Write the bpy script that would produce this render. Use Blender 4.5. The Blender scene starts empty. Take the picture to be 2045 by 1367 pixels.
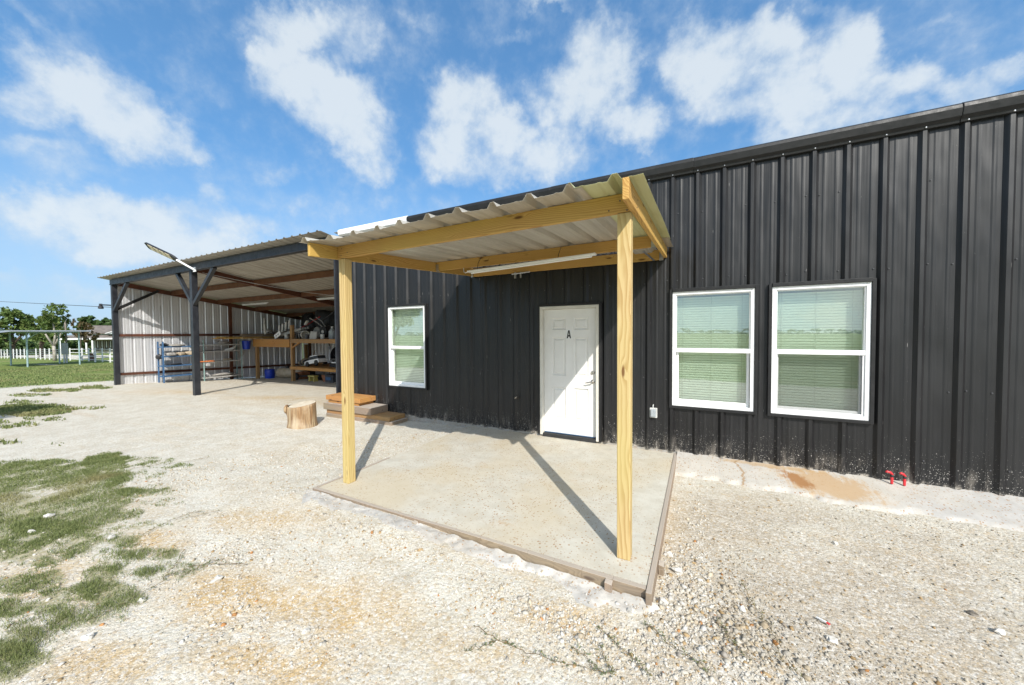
import bpy, bmesh, math, random
import numpy as np
from mathutils import Vector, Matrix
R = math.radians
rng = np.random.default_rng(7)
random.seed(7)
scn = bpy.context.scene
col = scn.collection

# ------------------------------------------------------------------ camera
cam_d = bpy.data.cameras.new('camera')
cam = bpy.data.objects.new('camera', cam_d)
col.objects.link(cam)
cam_d.sensor_width = 36.0
cam_d.lens = 720.979 / 2045 * 36
cam_d.clip_start = 0.05
cam_d.clip_end = 3000
def cam_axes(yaw=27.406, pitch=-1.58, roll=-0.39):
    a, t, r = R(yaw), R(pitch), R(roll)
    fw = Vector((-math.sin(a), math.cos(a), 0)); rt = Vector((math.cos(a), math.sin(a), 0)); up = Vector((0, 0, 1))
    f2 = fw * math.cos(t) + up * math.sin(t); u2 = up * math.cos(t) - fw * math.sin(t)
    return f2, rt * math.cos(r) + u2 * math.sin(r), u2 * math.cos(r) - rt * math.sin(r)
fw, rt, up = cam_axes()
M = Matrix((rt, up, -fw)).transposed().to_4x4()
M.translation = (0, -5.484, 1.704)
cam.matrix_world = M
scn.camera = cam

# ------------------------------------------------------------------ light, exposure
SUN_EL, SUN_AZ = R(38.5), math.atan2(0.65, -0.76)
sd = Vector((math.cos(SUN_EL) * math.sin(SUN_AZ), math.cos(SUN_EL) * math.cos(SUN_AZ), math.sin(SUN_EL)))
sun_d = bpy.data.lights.new('sun', 'SUN'); sun_d.energy = 4.8; sun_d.angle = R(0.5); sun_d.color = (1.0, 0.955, 0.88)
sun = bpy.data.objects.new('sun', sun_d); col.objects.link(sun)
sun.rotation_euler = sd.to_track_quat('Z', 'Y').to_euler(); sun.location = sd * 50
scn.view_settings.view_transform = 'Standard'; scn.view_settings.look = 'None'
scn.view_settings.gamma = 1; scn.view_settings.use_curve_mapping = False
scn.view_settings.exposure = 0.17

# ------------------------------------------------------------------ node helper
class NT:
    def __init__(s, tree):
        s.t = tree; s.N = tree.nodes; s.L = tree.links
    def n(s, typ, props=None, **ins):
        nd = s.N.new(typ)
        for k, v in (props or {}).items(): setattr(nd, k, v)
        for k, v in ins.items():
            s.set(nd, k, v)
        return nd
    def set(s, nd, k, v):
        key = int(k[1:]) if (k[0] == 'i' and k[1:].isdigit()) else k.replace('_', ' ')
        sock = nd.inputs[key]
        if isinstance(v, bpy.types.NodeSocket): s.L.new(v, sock)
        elif isinstance(v, bpy.types.Node): s.L.new(v.outputs[0], sock)
        else:
            if isinstance(v, tuple) and len(v) == 3 and sock.type == 'RGBA': v = v + (1,)
            sock.default_value = v
    def m(s, op, a, b=0.0, c=None, clamp=False):
        nd = s.n('ShaderNodeMath', {'operation': op, 'use_clamp': clamp}, i0=a, i1=b)
        if c is not None: s.set(nd, 'i2', c)
        return nd.outputs[0]
    def mix(s, f, a, b, blend='MIX'):
        nd = s.n('ShaderNodeMix', {'data_type': 'RGBA', 'blend_type': blend, 'clamp_factor': True})
        s.set(nd, 'i0', f); s.set(nd, 'i6', a); s.set(nd, 'i7', b)
        return nd.outputs[2]
    def ramp(s, v, lo, hi, a=0.0, b=1.0, smooth=True):
        nd = s.n('ShaderNodeMapRange', {'interpolation_type': 'SMOOTHSTEP' if smooth else 'LINEAR'}, i0=v, i1=lo, i2=hi, i3=a, i4=b)
        return nd.outputs[0]
    def noise(s, vec, scale, detail=4.0, rough=0.55, dist=0.0):
        return s.n('ShaderNodeTexNoise', None, Vector=vec, Scale=scale, Detail=detail, Roughness=rough, Distortion=dist).outputs[0]
    def vor(s, vec, scale, out=0, feature='F1', rand=1.0):
        return s.n('ShaderNodeTexVoronoi', {'feature': feature}, Vector=vec, Scale=scale, Randomness=rand).outputs[out]
    def mapping(s, vec, scale=(1, 1, 1), loc=(0, 0, 0), rot=(0, 0, 0)):
        nd = s.n('ShaderNodeMapping', None, Vector=vec, Location=loc, Rotation=rot, Scale=scale)
        return nd.outputs[0]
    def sep(s, vec): return s.n('ShaderNodeSeparateXYZ', None, i0=vec).outputs
    def attr(s, name, out=2): return s.n('ShaderNodeAttribute', {'attribute_name': name}).outputs[out]

# ------------------------------------------------------------------ world
CLOUDS = [ (2.266,16.677,-3.982,0,-6.813,0.904,-15.266,0,1.000),(2.013,11.760,-3.681,0,-6.822,-1.875,-14.624,0,1.000),(3.004,20.564,-1.611,0,-10.308,13.336,-32.396,0,0.600),(4.123,15.768,-3.340,0,-13.053,4.493,-34.873,0,0.800),(0.954,24.092,-7.581,0,-25.920,-7.958,-45.635,0,0.500),(1.518,21.868,-7.212,0,-16.201,-3.371,-27.304,0,0.350),(5.708,9.050,-0.212,0,-6.863,12.986,-17.398,0,0.950),(11.965,20.781,-0.494,0,-5.981,11.290,-17.003,0,0.900),(8.255,17.232,-5.992,0,-8.371,5.601,-13.306,0,0.600),(4.453,8.673,-2.344,0,-6.271,4.411,-13.042,0,1.000),(3.471,7.756,-4.048,0,-7.276,0.044,-11.078,0,1.000),(8.330,14.953,-8.637,0,-11.471,-1.077,-18.335,0,0.700),(7.943,5.501,-0.099,0,-3.266,6.137,-11.248,0,1.000),(9.151,5.111,-0.080,0,-3.549,6.646,-13.675,0,1.000),(8.276,6.244,-0.117,0,-3.173,5.923,-13.518,0,0.900),(10.834,4.114,-2.075,0,-4.997,5.837,-9.751,0,1.000),(8.780,2.618,-0.014,0,-3.633,6.830,-12.252,0,1.000),(13.372,2.159,0.029,0,-4.726,8.863,-17.384,0,0.900),(8.947,2.639,1.600,0,-0.863,6.449,-13.180,0,0.800),(5.689,3.603,-0.062,0,-4.317,8.035,-19.975,0,0.700),(13.427,12.562,-6.720,0,-31.767,25.654,-45.153,0,0.450),(18.649,7.257,-0.076,0,-20.654,39.114,-50.045,0,0.600),(11.117,13.013,-3.086,0,-25.830,30.789,-48.871,0,0.350),(10.803,-0.276,0.079,0,-4.115,7.760,-12.118,0,1.000),(14.633,-1.848,0.148,0,-5.187,9.790,-14.744,0,1.000),(11.505,-2.092,0.134,0,-3.953,7.438,-12.799,0,1.000),(10.907,-0.843,0.096,0,-5.459,10.249,-19.206,0,0.800),(17.519,-4.960,0.254,0,-3.856,7.276,-11.156,0,1.000),(18.961,-7.534,2.689,0,-1.661,11.467,-22.776,0,0.800),(12.036,-2.816,0.158,0,-5.833,10.946,-20.979,0,0.900),(14.620,-3.280,2.209,0,-0.968,10.733,-24.387,0,0.800),(18.380,-10.176,4.629,0,6.316,10.839,-29.937,0,0.700),(27.500,-15.925,5.194,0,1.738,14.982,-32.732,0,0.700),(18.882,-7.624,2.671,0,-1.498,19.373,-45.322,0,0.500),(33.036,-18.174,8.336,0,10.026,43.057,-81.567,0,0.300),(14.426,-3.497,0.193,0,-19.551,37.025,-47.373,0,0.400),(1.931,7.075,-0.618,0,-3.562,2.901,-19.486,0,1.000),(2.005,6.265,-0.816,0,-3.005,0.437,-16.781,0,1.000),(2.865,17.225,-0.457,0,-6.115,11.274,-35.452,0,0.700),(4.938,11.479,-1.992,0,-5.438,1.350,-23.053,0,0.700),(2.454,14.755,-0.391,0,-9.948,18.569,-42.378,0,0.500),(2.785,12.906,-0.338,0,-8.591,15.990,-39.754,0,0.400),(2.249,13.668,-1.826,0,-6.862,-2.380,-39.242,0,0.250),(8.696,15.806,-0.379,0,-7.594,14.102,-37.285,0,0.450),(2.264,10.492,-0.275,0,-2.246,3.773,-37.942,0,0.400),(5.768,9.145,-0.214,0,-4.871,8.966,-29.305,0,0.350),(9.531,10.363,-0.223,0,-4.318,7.933,-26.993,0,0.250),(3.716,24.564,-0.654,0,-4.047,6.895,-61.757,0,0.500),(16.105,39.344,-0.980,0,-5.914,10.922,-33.089,0,0.500) ]
world = bpy.data.worlds.new('World'); scn.world = world; world.use_nodes = True
def build_world():
    t = NT(world.node_tree); t.N.clear()
    out = t.n('ShaderNodeOutputWorld')
    bg = t.n('ShaderNodeBackground', None, Strength=0.1)
    t.L.new(bg.outputs[0], out.inputs[0])
    sky = t.n('ShaderNodeTexSky', {'sky_type': 'NISHITA', 'sun_disc': False, 'sun_elevation': SUN_EL, 'sun_rotation': SUN_AZ,
                                   'altitude': 100.0, 'air_density': 1.0, 'dust_density': 0.8, 'ozone_density': 1.5})
    g_ = t.n('ShaderNodeGamma', None, Color=t.mix(1.0, sky.outputs[0], (0.1, 0.1, 0.1), 'MULTIPLY'), Gamma=0.6).outputs[0]
    skyc = t.mix(1.0, g_, SKY_TINT, 'MULTIPLY')
    co = t.n('ShaderNodeTexCoord').outputs['Generated']
    skyc = t.mix(t.ramp(t.sep(co)[2], 0.42, -0.02, 0.0, 0.72), skyc, (5.0, 6.5, 8.3))
    nz = t.n('ShaderNodeTexNoise', None, Vector=co, Scale=7.0, Detail=8.0, Roughness=0.62)
    off = t.n('ShaderNodeVectorMath', {'operation': 'MULTIPLY_ADD'}, i0=nz.outputs[1], i1=(0.16, 0.16, 0.16), i2=co).outputs[0]
    dirv = t.n('ShaderNodeVectorMath', {'operation': 'SUBTRACT'}, i0=off, i1=(0.08, 0.08, 0.08)).outputs[0]
    total = None
    for (ax, ay, az, ac, bx, by, bz, bc, w) in CLOUDS:
        d1 = t.n('ShaderNodeVectorMath', {'operation': 'DOT_PRODUCT'}, i0=dirv, i1=(ax, ay, az)).outputs['Value']
        d2 = t.n('ShaderNodeVectorMath', {'operation': 'DOT_PRODUCT'}, i0=dirv, i1=(bx, by, bz)).outputs['Value']
        q = t.m('MULTIPLY_ADD', d1, d1, t.m('MULTIPLY', d2, d2))
        f = t.m('MULTIPLY', t.m('MAXIMUM', t.m('MULTIPLY_ADD', q, -0.62, 1.0), 0.0), w)
        total = f if total is None else t.m('SMOOTH_MAX', total, f, 0.25)
    # clouds are on the camera's side of the sky only as listed; elsewhere a loose scatter of the same kind
    dz = t.sep(co)[2]
    front = t.n('ShaderNodeVectorMath', {'operation': 'DOT_PRODUCT'}, i0=co, i1=tuple(fw)).outputs['Value']
    other = t.noise(co, 2.6, 6.0, 0.6)
    other = t.m('MULTIPLY', t.ramp(other, 0.42, 0.62), t.ramp(front, 0.45, 0.1))
    total = t.m('MAXIMUM', total, other)
    fine = t.noise(co, 9.0, 9.0, 0.6)
    fine2 = t.noise(co, 26.0, 7.0, 0.6)
    nn = t.m('ADD', t.m('MULTIPLY', t.m('SUBTRACT', fine, 0.5), 1.15), t.m('MULTIPLY', t.m('SUBTRACT', fine2, 0.5), 0.75))
    dens = t.m('ADD', total, t.m('MULTIPLY', nn, t.ramp(total, 0.0, 0.25, 0.22, 1.0)))
    a = t.ramp(dens, 0.02, 0.95, 0.0, 1.0)
    lum = t.ramp(t.m('ADD', dens, t.m('MULTIPLY', nn, 0.9)), 0.25, 1.1, 0.0, 1.0)
    cc = t.mix(lum, (5.7, 6.7, 7.7), (7.2, 7.8, 8.2))
    sdot = t.m('MAXIMUM', t.n('ShaderNodeVectorMath', {'operation': 'DOT_PRODUCT'}, i0=co, i1=tuple(sd)).outputs['Value'], 0.0)
    aur = t.m('ADD', t.m('MULTIPLY', t.m('POWER', sdot, 6.0), 8.0), t.m('MULTIPLY', t.m('POWER', sdot, 60.0), 48.0))
    # horizon brightening of the clear air belongs to the sky texture; clouds thin out low down
    c = t.mix(t.m('MULTIPLY', a, 0.84), skyc, cc)
    # bright hazy air round the sun
    c = t.mix(1.0, c, t.mix(1.0, (1.0, 0.97, 0.92), aur, 'MULTIPLY'), 'ADD')
    t.L.new(c, bg.inputs[0])
SKY_TINT = (4.5, 8.35, 12.0)
build_world()

# ------------------------------------------------------------------ materials
MATS = {}
def new_mat(name):
    m = bpy.data.materials.new(name); m.use_nodes = True
    t = NT(m.node_tree); t.N.clear()
    out = t.n('ShaderNodeOutputMaterial')
    b = t.n('ShaderNodeBsdfPrincipled'); t.L.new(b.outputs[0], out.inputs[0])
    return m, t, b, out
def C3(c): return (c[0], c[1], c[2], 1)
def plain(name, c1, c2=None, scale=6.0, rough=0.5, metal=0.0, spec=0.5, bump=0.0, bscale=None, detail=5.0):
    m, t, b, out = new_mat(name)
    co = t.n('ShaderNodeTexCoord').outputs['Object']
    if c2 is None: c2 = tuple(x * 0.75 for x in c1)
    n = t.noise(co, scale, detail, 0.6)
    t.set(b, 'Base Color', t.mix(t.ramp(n, 0.32, 0.68), c1, c2))
    t.set(b, 'Roughness', t.ramp(t.noise(co, scale * 2.3, 3), 0.3, 0.7, max(0.02, rough - 0.08), min(1, rough + 0.08)))
    t.set(b, 'Metallic', metal); t.set(b, 'Specular IOR Level', spec)
    if bump:
        bn = t.n('ShaderNodeBump', None, Strength=bump, Distance=0.01, Height=t.noise(co, bscale or scale * 4, 5, 0.65))
        t.set(b, 'Normal', bn.outputs[0])
    MATS[name] = m
    return m
def wood(name, axis, light, dark, knot, rough=0.62, ring=34.0, grey=0.0, dust=0.0):
    """sawn board: growth rings round an axis lying off the board, knots, fine fibres"""
    m, t, b, out = new_mat(name)
    tc = t.n('ShaderNodeTexCoord').outputs['Object']
    rnd = t.n('ShaderNodeObjectInfo').outputs['Random']
    perm = {'x': (0, 1, 2), 'y': (1, 2, 0), 'z': (2, 0, 1)}[axis]
    s = t.sep(tc)
    L = t.m('ADD', s[perm[0]], t.m('MULTIPLY', rnd, 37.0)); u = s[perm[1]]; v = s[perm[2]]
    vec = t.n('ShaderNodeCombineXYZ', None, i0=L, i1=u, i2=v).outputs[0]
    slow = t.noise(t.mapping(vec, (1.1, 5, 5)), 1.0, 3, 0.5)
    slow2 = t.noise(t.mapping(vec, (0.6, 3, 3), (9, 4, 2)), 1.0, 2, 0.5)
    uu = t.m('ADD', u, t.m('MULTIPLY', t.m('SUBTRACT', slow, 0.5), 0.16))
    vv = t.m('ADD', v, t.m('ADD', 0.05, t.m('MULTIPLY', t.m('SUBTRACT', slow2, 0.5), 0.22)))
    rad = t.m('SQRT', t.m('MULTIPLY_ADD', uu, uu, t.m('MULTIPLY', vv, vv)))
    kn = t.vor(t.mapping(vec, (2.4, 9, 9)), 1.0, 0)
    kd = t.ramp(kn, 0.0, 0.34, 1.0, 0.0)
    rad = t.m('ADD', rad, t.m('MULTIPLY', kd, 0.03))
    rings = t.m('FRACT', t.m('MULTIPLY', rad, ring * 3.2))
    rings = t.ramp(rings, 0.25, 0.95, 0.0, 1.0)
    fib = t.noise(t.mapping(vec, (3, 160, 160)), 1.0, 3, 0.6)
    f = t.m('ADD', t.m('MULTIPLY', rings, 0.75), t.m('MULTIPLY', t.m('SUBTRACT', fib, 0.35), 0.6), clamp=True)
    c = t.mix(f, light, dark)
    patch = t.noise(t.mapping(vec, (0.8, 2.5, 2.5)), 1.0, 3, 0.5)
    c = t.mix(t.ramp(patch, 0.4, 0.72, 0.0, 0.45), c, tuple(x * y for x, y in zip(light, (0.92, 1.05, 0.78))))
    c = t.mix(t.ramp(kn, 0.05, 0.15, 0.9, 0.0), c, knot)
    if grey: c = t.mix(t.ramp(t.noise(t.mapping(vec, (1.5, 25, 25)), 1, 4), 0.35, 0.65, 0.1 * grey, grey), c, (0.20, 0.17, 0.14))
    if dust:
        nz = t.sep(t.n('ShaderNodeNewGeometry').outputs['Normal'])[2]
        c = t.mix(t.m('MULTIPLY', t.ramp(nz, 0.5, 0.9), dust), c, t.mix(fib, (0.50, 0.45, 0.39), (0.36, 0.31, 0.26)))
    t.set(b, 'Base Color', c); t.set(b, 'Roughness', rough); t.set(b, 'Specular IOR Level', 0.25)
    bn = t.n('ShaderNodeBump', None, Strength=0.25, Distance=0.004, Height=t.m('ADD', fib, t.m('MULTIPLY', rings, -0.4)))
    t.set(b, 'Normal', bn.outputs[0])
    MATS[name] = m
for ax in 'xyz':
    wood('pine_' + ax, ax, (0.55, 0.34, 0.105), (0.34, 0.165, 0.04), (0.10, 0.04, 0.012), ring=24.0)
    wood('old_pine_' + ax, ax, (0.40, 0.22, 0.09), (0.27, 0.13, 0.045), (0.09, 0.035, 0.012), grey=0.35)
    wood('weathered_' + ax, ax, (0.34, 0.25, 0.18), (0.20, 0.14, 0.10), (0.08, 0.05, 0.035), grey=0.5, dust=0.75)
wood('post_pine_z', 'z', (0.55, 0.41, 0.20), (0.38, 0.235, 0.085), (0.14, 0.055, 0.015), ring=13.0)
wood('orange_x', 'x', (0.50, 0.245, 0.075), (0.36, 0.15, 0.04), (0.10, 0.03, 0.01), grey=0.2)

def black_metal():
    m, t, b, out = new_mat('black_metal')
    co = t.n('ShaderNodeTexCoord').outputs['Object']; s = t.sep(co); z = s[2]
    n1 = t.noise(t.mapping(co, (1, 1, 0.35)), 3.0, 5, 0.6)
    base = t.mix(t.ramp(n1, 0.35, 0.7), (0.008, 0.0076, 0.0082), (0.013, 0.0125, 0.013))
    # dried mud splash: specks everywhere, thicker near the ground
    low = t.ramp(z, 0.05, 1.1, 1.0, 0.0)
    sp = t.vor(co, 34.0, 0); spc = t.n('ShaderNodeSeparateColor', None, i0=t.vor(co, 34.0, 1)).outputs
    thr = t.m('MULTIPLY_ADD', t.m('POWER', low, 2.6), 0.20, 0.0)
    on = t.m('LESS_THAN', sp, t.m('MULTIPLY', t.m('POWER', spc[0], 3.0), t.m('ADD', thr, 0.055)))
    on = t.m('MULTIPLY', on, t.ramp(t.noise(co, 2.2, 3), 0.38, 0.6, 0.35, 1.0))
    sp2 = t.vor(co, 90.0, 0); spc2 = t.n('ShaderNodeSeparateColor', None, i0=t.vor(co, 90.0, 1)).outputs
    on2 = t.m('LESS_THAN', sp2, t.m('MULTIPLY', t.m('POWER', spc2[1], 2.0), t.m('MULTIPLY', t.m('POWER', low, 3.6), 0.32)))
    stain = t.m('MULTIPLY', t.ramp(z, 0.04, 0.30, 1.0, 0.0), t.ramp(t.noise(t.mapping(co, (9, 9, 2.2)), 1.0, 6, 0.7), 0.48, 0.66))
    c = t.mix(t.m('MULTIPLY', stain, 0.35), base, (0.36, 0.32, 0.27))
    c = t.mix(t.m('MULTIPLY', t.ramp(z, 0.03, 0.075, 1.0, 0.0), t.ramp(t.noise(co, 11, 6, 0.7), 0.46, 0.66)), c, (0.50, 0.45, 0.38))
    c = t.mix(t.m('MULTIPLY', t.m('MAXIMUM', on, on2), 0.8), c, (0.55, 0.52, 0.48))
    # a few long scratches
    sc = t.vor(t.mapping(co, (14, 14, 1.3)), 1.0, 0)
    c = t.mix(t.m('MULTIPLY', t.m('LESS_THAN', sc, 0.035), 0.5), c, (0.4, 0.38, 0.36))
    t.set(b, 'Base Color', c)
    rg = t.ramp(t.noise(t.mapping(co, (2, 2, 0.7)), 2.0, 5, 0.6), 0.3, 0.7, 0.38, 0.48)
    t.set(b, 'Roughness', rg); t.set(b, 'Specular IOR Level', 0.52)
    dent = t.m('ADD', t.noise(t.mapping(co, (3.2, 3.2, 1.1)), 1.0, 2, 0.5), t.m('MULTIPLY', t.noise(t.mapping(co, (11, 11, 0.35)), 1.0, 2, 0.5), 0.45))
    bn = t.n('ShaderNodeBump', None, Strength=1.0, Distance=0.022, Height=dent)
    bn2 = t.n('ShaderNodeBump', None, Strength=0.06, Distance=0.002, Height=t.noise(co, 120, 3), Normal=bn.outputs[0])
    t.set(b, 'Normal', bn2.outputs[0])
    MATS['black_metal'] = m
black_metal()
plain('black_trim', (0.013, 0.013, 0.0135), (0.02, 0.0195, 0.02), 5, 0.48, 0, 0.35, 0.15, 30)
plain('charcoal_paint', (0.015, 0.017, 0.022), (0.028, 0.029, 0.034), 4, 0.45, 0, 0.4, 0.2, 25)
plain('red_primer', (0.125, 0.042, 0.022), (0.075, 0.028, 0.016), 2.5, 0.6, 0, 0.4, 0.2, 25)
plain('rust_brown', (0.15, 0.062, 0.026), (0.105, 0.043, 0.02), 2.5, 0.65, 0, 0.35, 0.2, 25)
def galv(name, c1, c2, rough, metal, streak='z'):
    m, t, b, out = new_mat(name)
    co = t.n('ShaderNodeTexCoord').outputs['Object']
    sc = {'z': (6, 6, 0.4), 'y': (6, 0.35, 6)}[streak]
    n = t.noise(t.mapping(co, sc), 1.0, 5, 0.6)
    sp = t.n('ShaderNodeSeparateColor', None, i0=t.vor(co, 60, 1)).outputs[0]
    c = t.mix(t.ramp(n, 0.3, 0.7), c1, c2)
    c = t.mix(t.m('MULTIPLY', sp, 0.12), c, (0.2, 0.2, 0.2))
    t.set(b, 'Base Color', c); t.set(b, 'Metallic', metal)
    t.set(b, 'Roughness', t.ramp(n, 0.3, 0.7, rough - 0.07, rough + 0.07))
    bn = t.n('ShaderNodeBump', None, Strength=0.3, Distance=0.008, Height=t.noise(t.mapping(co, (4, 4, 1)), 1.0, 2))
    t.set(b, 'Normal', bn.outputs[0])
    MATS[name] = m
galv('galv_wall', (0.80, 0.80, 0.81), (0.70, 0.695, 0.70), 0.34, 0.45, 'z')
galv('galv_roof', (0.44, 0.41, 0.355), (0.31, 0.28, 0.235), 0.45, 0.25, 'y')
galv('porch_sheet', (0.58, 0.54, 0.46), (0.40, 0.36, 0.29), 0.42, 0.25, 'y')
plain('zinc', (0.62, 0.63, 0.65), (0.42, 0.43, 0.45), 20, 0.35, 0.8)
plain('white_trim', (0.80, 0.81, 0.82), (0.74, 0.75, 0.77), 3, 0.4)
plain('vinyl', (0.82, 0.82, 0.81), (0.76, 0.76, 0.75), 4, 0.35, 0, 0.5)
plain('door_paint', (0.80, 0.785, 0.75), (0.75, 0.735, 0.70), 3, 0.38, 0, 0.5, 0.05, 60)
plain('jamb_paint', (0.70, 0.67, 0.60), (0.62, 0.59, 0.52), 5, 0.45)
plain('nickel', (0.55, 0.52, 0.48), (0.45, 0.43, 0.40), 12, 0.28, 0.95)
plain('dark_rubber', (0.02, 0.02, 0.02), (0.03, 0.03, 0.03), 12, 0.7)
plain('black_ink', (0.012, 0.012, 0.013), (0.016, 0.016, 0.017), 12, 0.5)
plain('sticker_white', (0.8, 0.8, 0.79), (0.76, 0.76, 0.75), 8, 0.5)
plain('blind_slat', (0.88, 0.90, 0.87), (0.85, 0.87, 0.84), 8, 0.5)
plain('drywall', (0.62, 0.62, 0.58), (0.58, 0.58, 0.54), 3, 0.8)
plain('interior_floor', (0.2, 0.19, 0.17), (0.15, 0.14, 0.12), 3, 0.7)
plain('lamp_white', (0.82, 0.82, 0.80), (0.76, 0.76, 0.74), 5, 0.35)
plain('chain_dark', (0.06, 0.05, 0.04), (0.04, 0.035, 0.03), 20, 0.5, 0.4)
plain('red_plastic', (0.72, 0.035, 0.045), (0.62, 0.03, 0.04), 14, 0.38)
plain('box_grey', (0.55, 0.55, 0.53), (0.45, 0.45, 0.43), 9, 0.45)
plain('led_panel', (0.75, 0.66, 0.48), (0.68, 0.6, 0.44), 20, 0.4)
plain('blue_paint', (0.04, 0.105, 0.22), (0.055, 0.13, 0.25), 6, 0.5)
plain('blue_plastic', (0.008, 0.035, 0.36), (0.012, 0.05, 0.42), 5, 0.35)
plain('teal_paint', (0.20, 0.34, 0.32), (0.28, 0.36, 0.34), 6, 0.5)
plain('grey_board', (0.42, 0.41, 0.39), (0.34, 0.33, 0.31), 6, 0.7)
plain('grey_dark', (0.08, 0.08, 0.085), (0.05, 0.05, 0.055), 6, 0.6)
plain('junk_black', (0.016, 0.016, 0.018), (0.03, 0.03, 0.032), 5, 0.5, 0, 0.5, 0.4, 18)
plain('cloth_tan', (0.42, 0.34, 0.24), (0.25, 0.21, 0.16), 8, 0.9, 0, 0.1, 0.5, 22)
plain('cloth_grey', (0.36, 0.34, 0.31), (0.2, 0.19, 0.18), 9, 0.9, 0, 0.1, 0.5, 22)
plain('orange_board', (0.75, 0.22, 0.06), (0.6, 0.18, 0.05), 6, 0.6)
plain('pvc_white', (0.72, 0.71, 0.67), (0.62, 0.6, 0.55), 5, 0.4)
plain('pvc_inner', (0.45, 0.42, 0.36), (0.38, 0.35, 0.30), 5, 0.5)
plain('tank_beige', (0.48, 0.41, 0.30), (0.36, 0.29, 0.20), 5, 0.55, 0, 0.4, 0.2, 20)
plain('red_rod', (0.42, 0.02, 0.02), (0.34, 0.02, 0.02), 6, 0.4)
plain('yellow_plastic', (0.55, 0.45, 0.12), (0.45, 0.36, 0.10), 6, 0.5)
plain('terracotta', (0.42, 0.17, 0.08), (0.32, 0.13, 0.06), 6, 0.7)
plain('rope', (0.45, 0.40, 0.33), (0.35, 0.31, 0.25), 12, 0.9)
plain('jar_clear', (0.40, 0.43, 0.45), (0.30, 0.33, 0.35), 8, 0.15)
plain('steel_blue', (0.30, 0.42, 0.44), (0.38, 0.48, 0.49), 6, 0.4, 0.2)
plain('canopy_roof', (0.33, 0.36, 0.42), (0.26, 0.29, 0.34), 3, 0.5, 0.2)
plain('fence_white', (0.78, 0.78, 0.77), (0.70, 0.70, 0.68), 3, 0.6)
plain('wire_mesh', (0.30, 0.34, 0.38), (0.25, 0.28, 0.32), 5, 0.5, 0.3)
plain('shingle', (0.20, 0.17, 0.15), (0.14, 0.12, 0.105), 1.5, 0.9, 0, 0.2, 0.4, 8)
plain('house_wall', (0.55, 0.60, 0.58), (0.50, 0.55, 0.53), 1.0, 0.7)
plain('house_wall_tan', (0.50, 0.46, 0.36), (0.45, 0.41, 0.32), 1.0, 0.7)
plain('dark_window', (0.03, 0.035, 0.04), (0.05, 0.055, 0.06), 2, 0.1)
plain('shutter_brown', (0.10, 0.075, 0.055), (0.13, 0.10, 0.075), 3, 0.6)
plain('pole_wood', (0.24, 0.20, 0.16), (0.18, 0.15, 0.12), 4, 0.85)
plain('brown_box', (0.15, 0.075, 0.05), (0.11, 0.055, 0.04), 4, 0.7)
plain('bark_pale', (0.42, 0.39, 0.34), (0.24, 0.21, 0.17), 6, 0.9, 0, 0.2, 0.6, 20)
plain('bark_dark', (0.11, 0.085, 0.06), (0.07, 0.055, 0.04), 6, 0.9, 0, 0.2, 0.6, 20)
def leaf_mat(name, c1, c2, c3):
    m, t, b, out = new_mat(name)
    co = t.n('ShaderNodeTexCoord').outputs['Object']
    a = t.attr('tone')
    c = t.mix(a, c1, c2)
    c = t.mix(t.ramp(t.noise(co, 0.8, 3), 0.5, 0.75, 0, 0.8), c, c3)
    t.set(b, 'Base Color', c); t.set(b, 'Roughness', 0.6); t.set(b, 'Specular IOR Level', 0.25)
    tr = t.n('ShaderNodeBsdfTranslucent', None, Color=c)
    mx = t.n('ShaderNodeMixShader', None, Fac=0.3)
    t.L.new(b.outputs[0], mx.inputs[1]); t.L.new(tr.outputs[0], mx.inputs[2]); t.L.new(mx.outputs[0], out.inputs[0])
    MATS[name] = m
leaf_mat('leaf_green', (0.07, 0.12, 0.03), (0.16, 0.22, 0.06), (0.18, 0.14, 0.05))
leaf_mat('leaf_dark', (0.045, 0.085, 0.025), (0.09, 0.15, 0.045), (0.10, 0.12, 0.035))
leaf_mat('leaf_bronze', (0.09, 0.075, 0.03), (0.14, 0.10, 0.045), (0.10, 0.12, 0.03))
leaf_mat('leaf_lawn', (0.145, 0.19, 0.065), (0.28, 0.30, 0.12), (0.33, 0.28, 0.14))
leaf_mat('leaf_weed', (0.09, 0.13, 0.055), (0.17, 0.20, 0.09), (0.24, 0.18, 0.09))
leaf_mat('weed_stem', (0.20, 0.13, 0.06), (0.26, 0.19, 0.09), (0.15, 0.14, 0.06))

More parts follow.
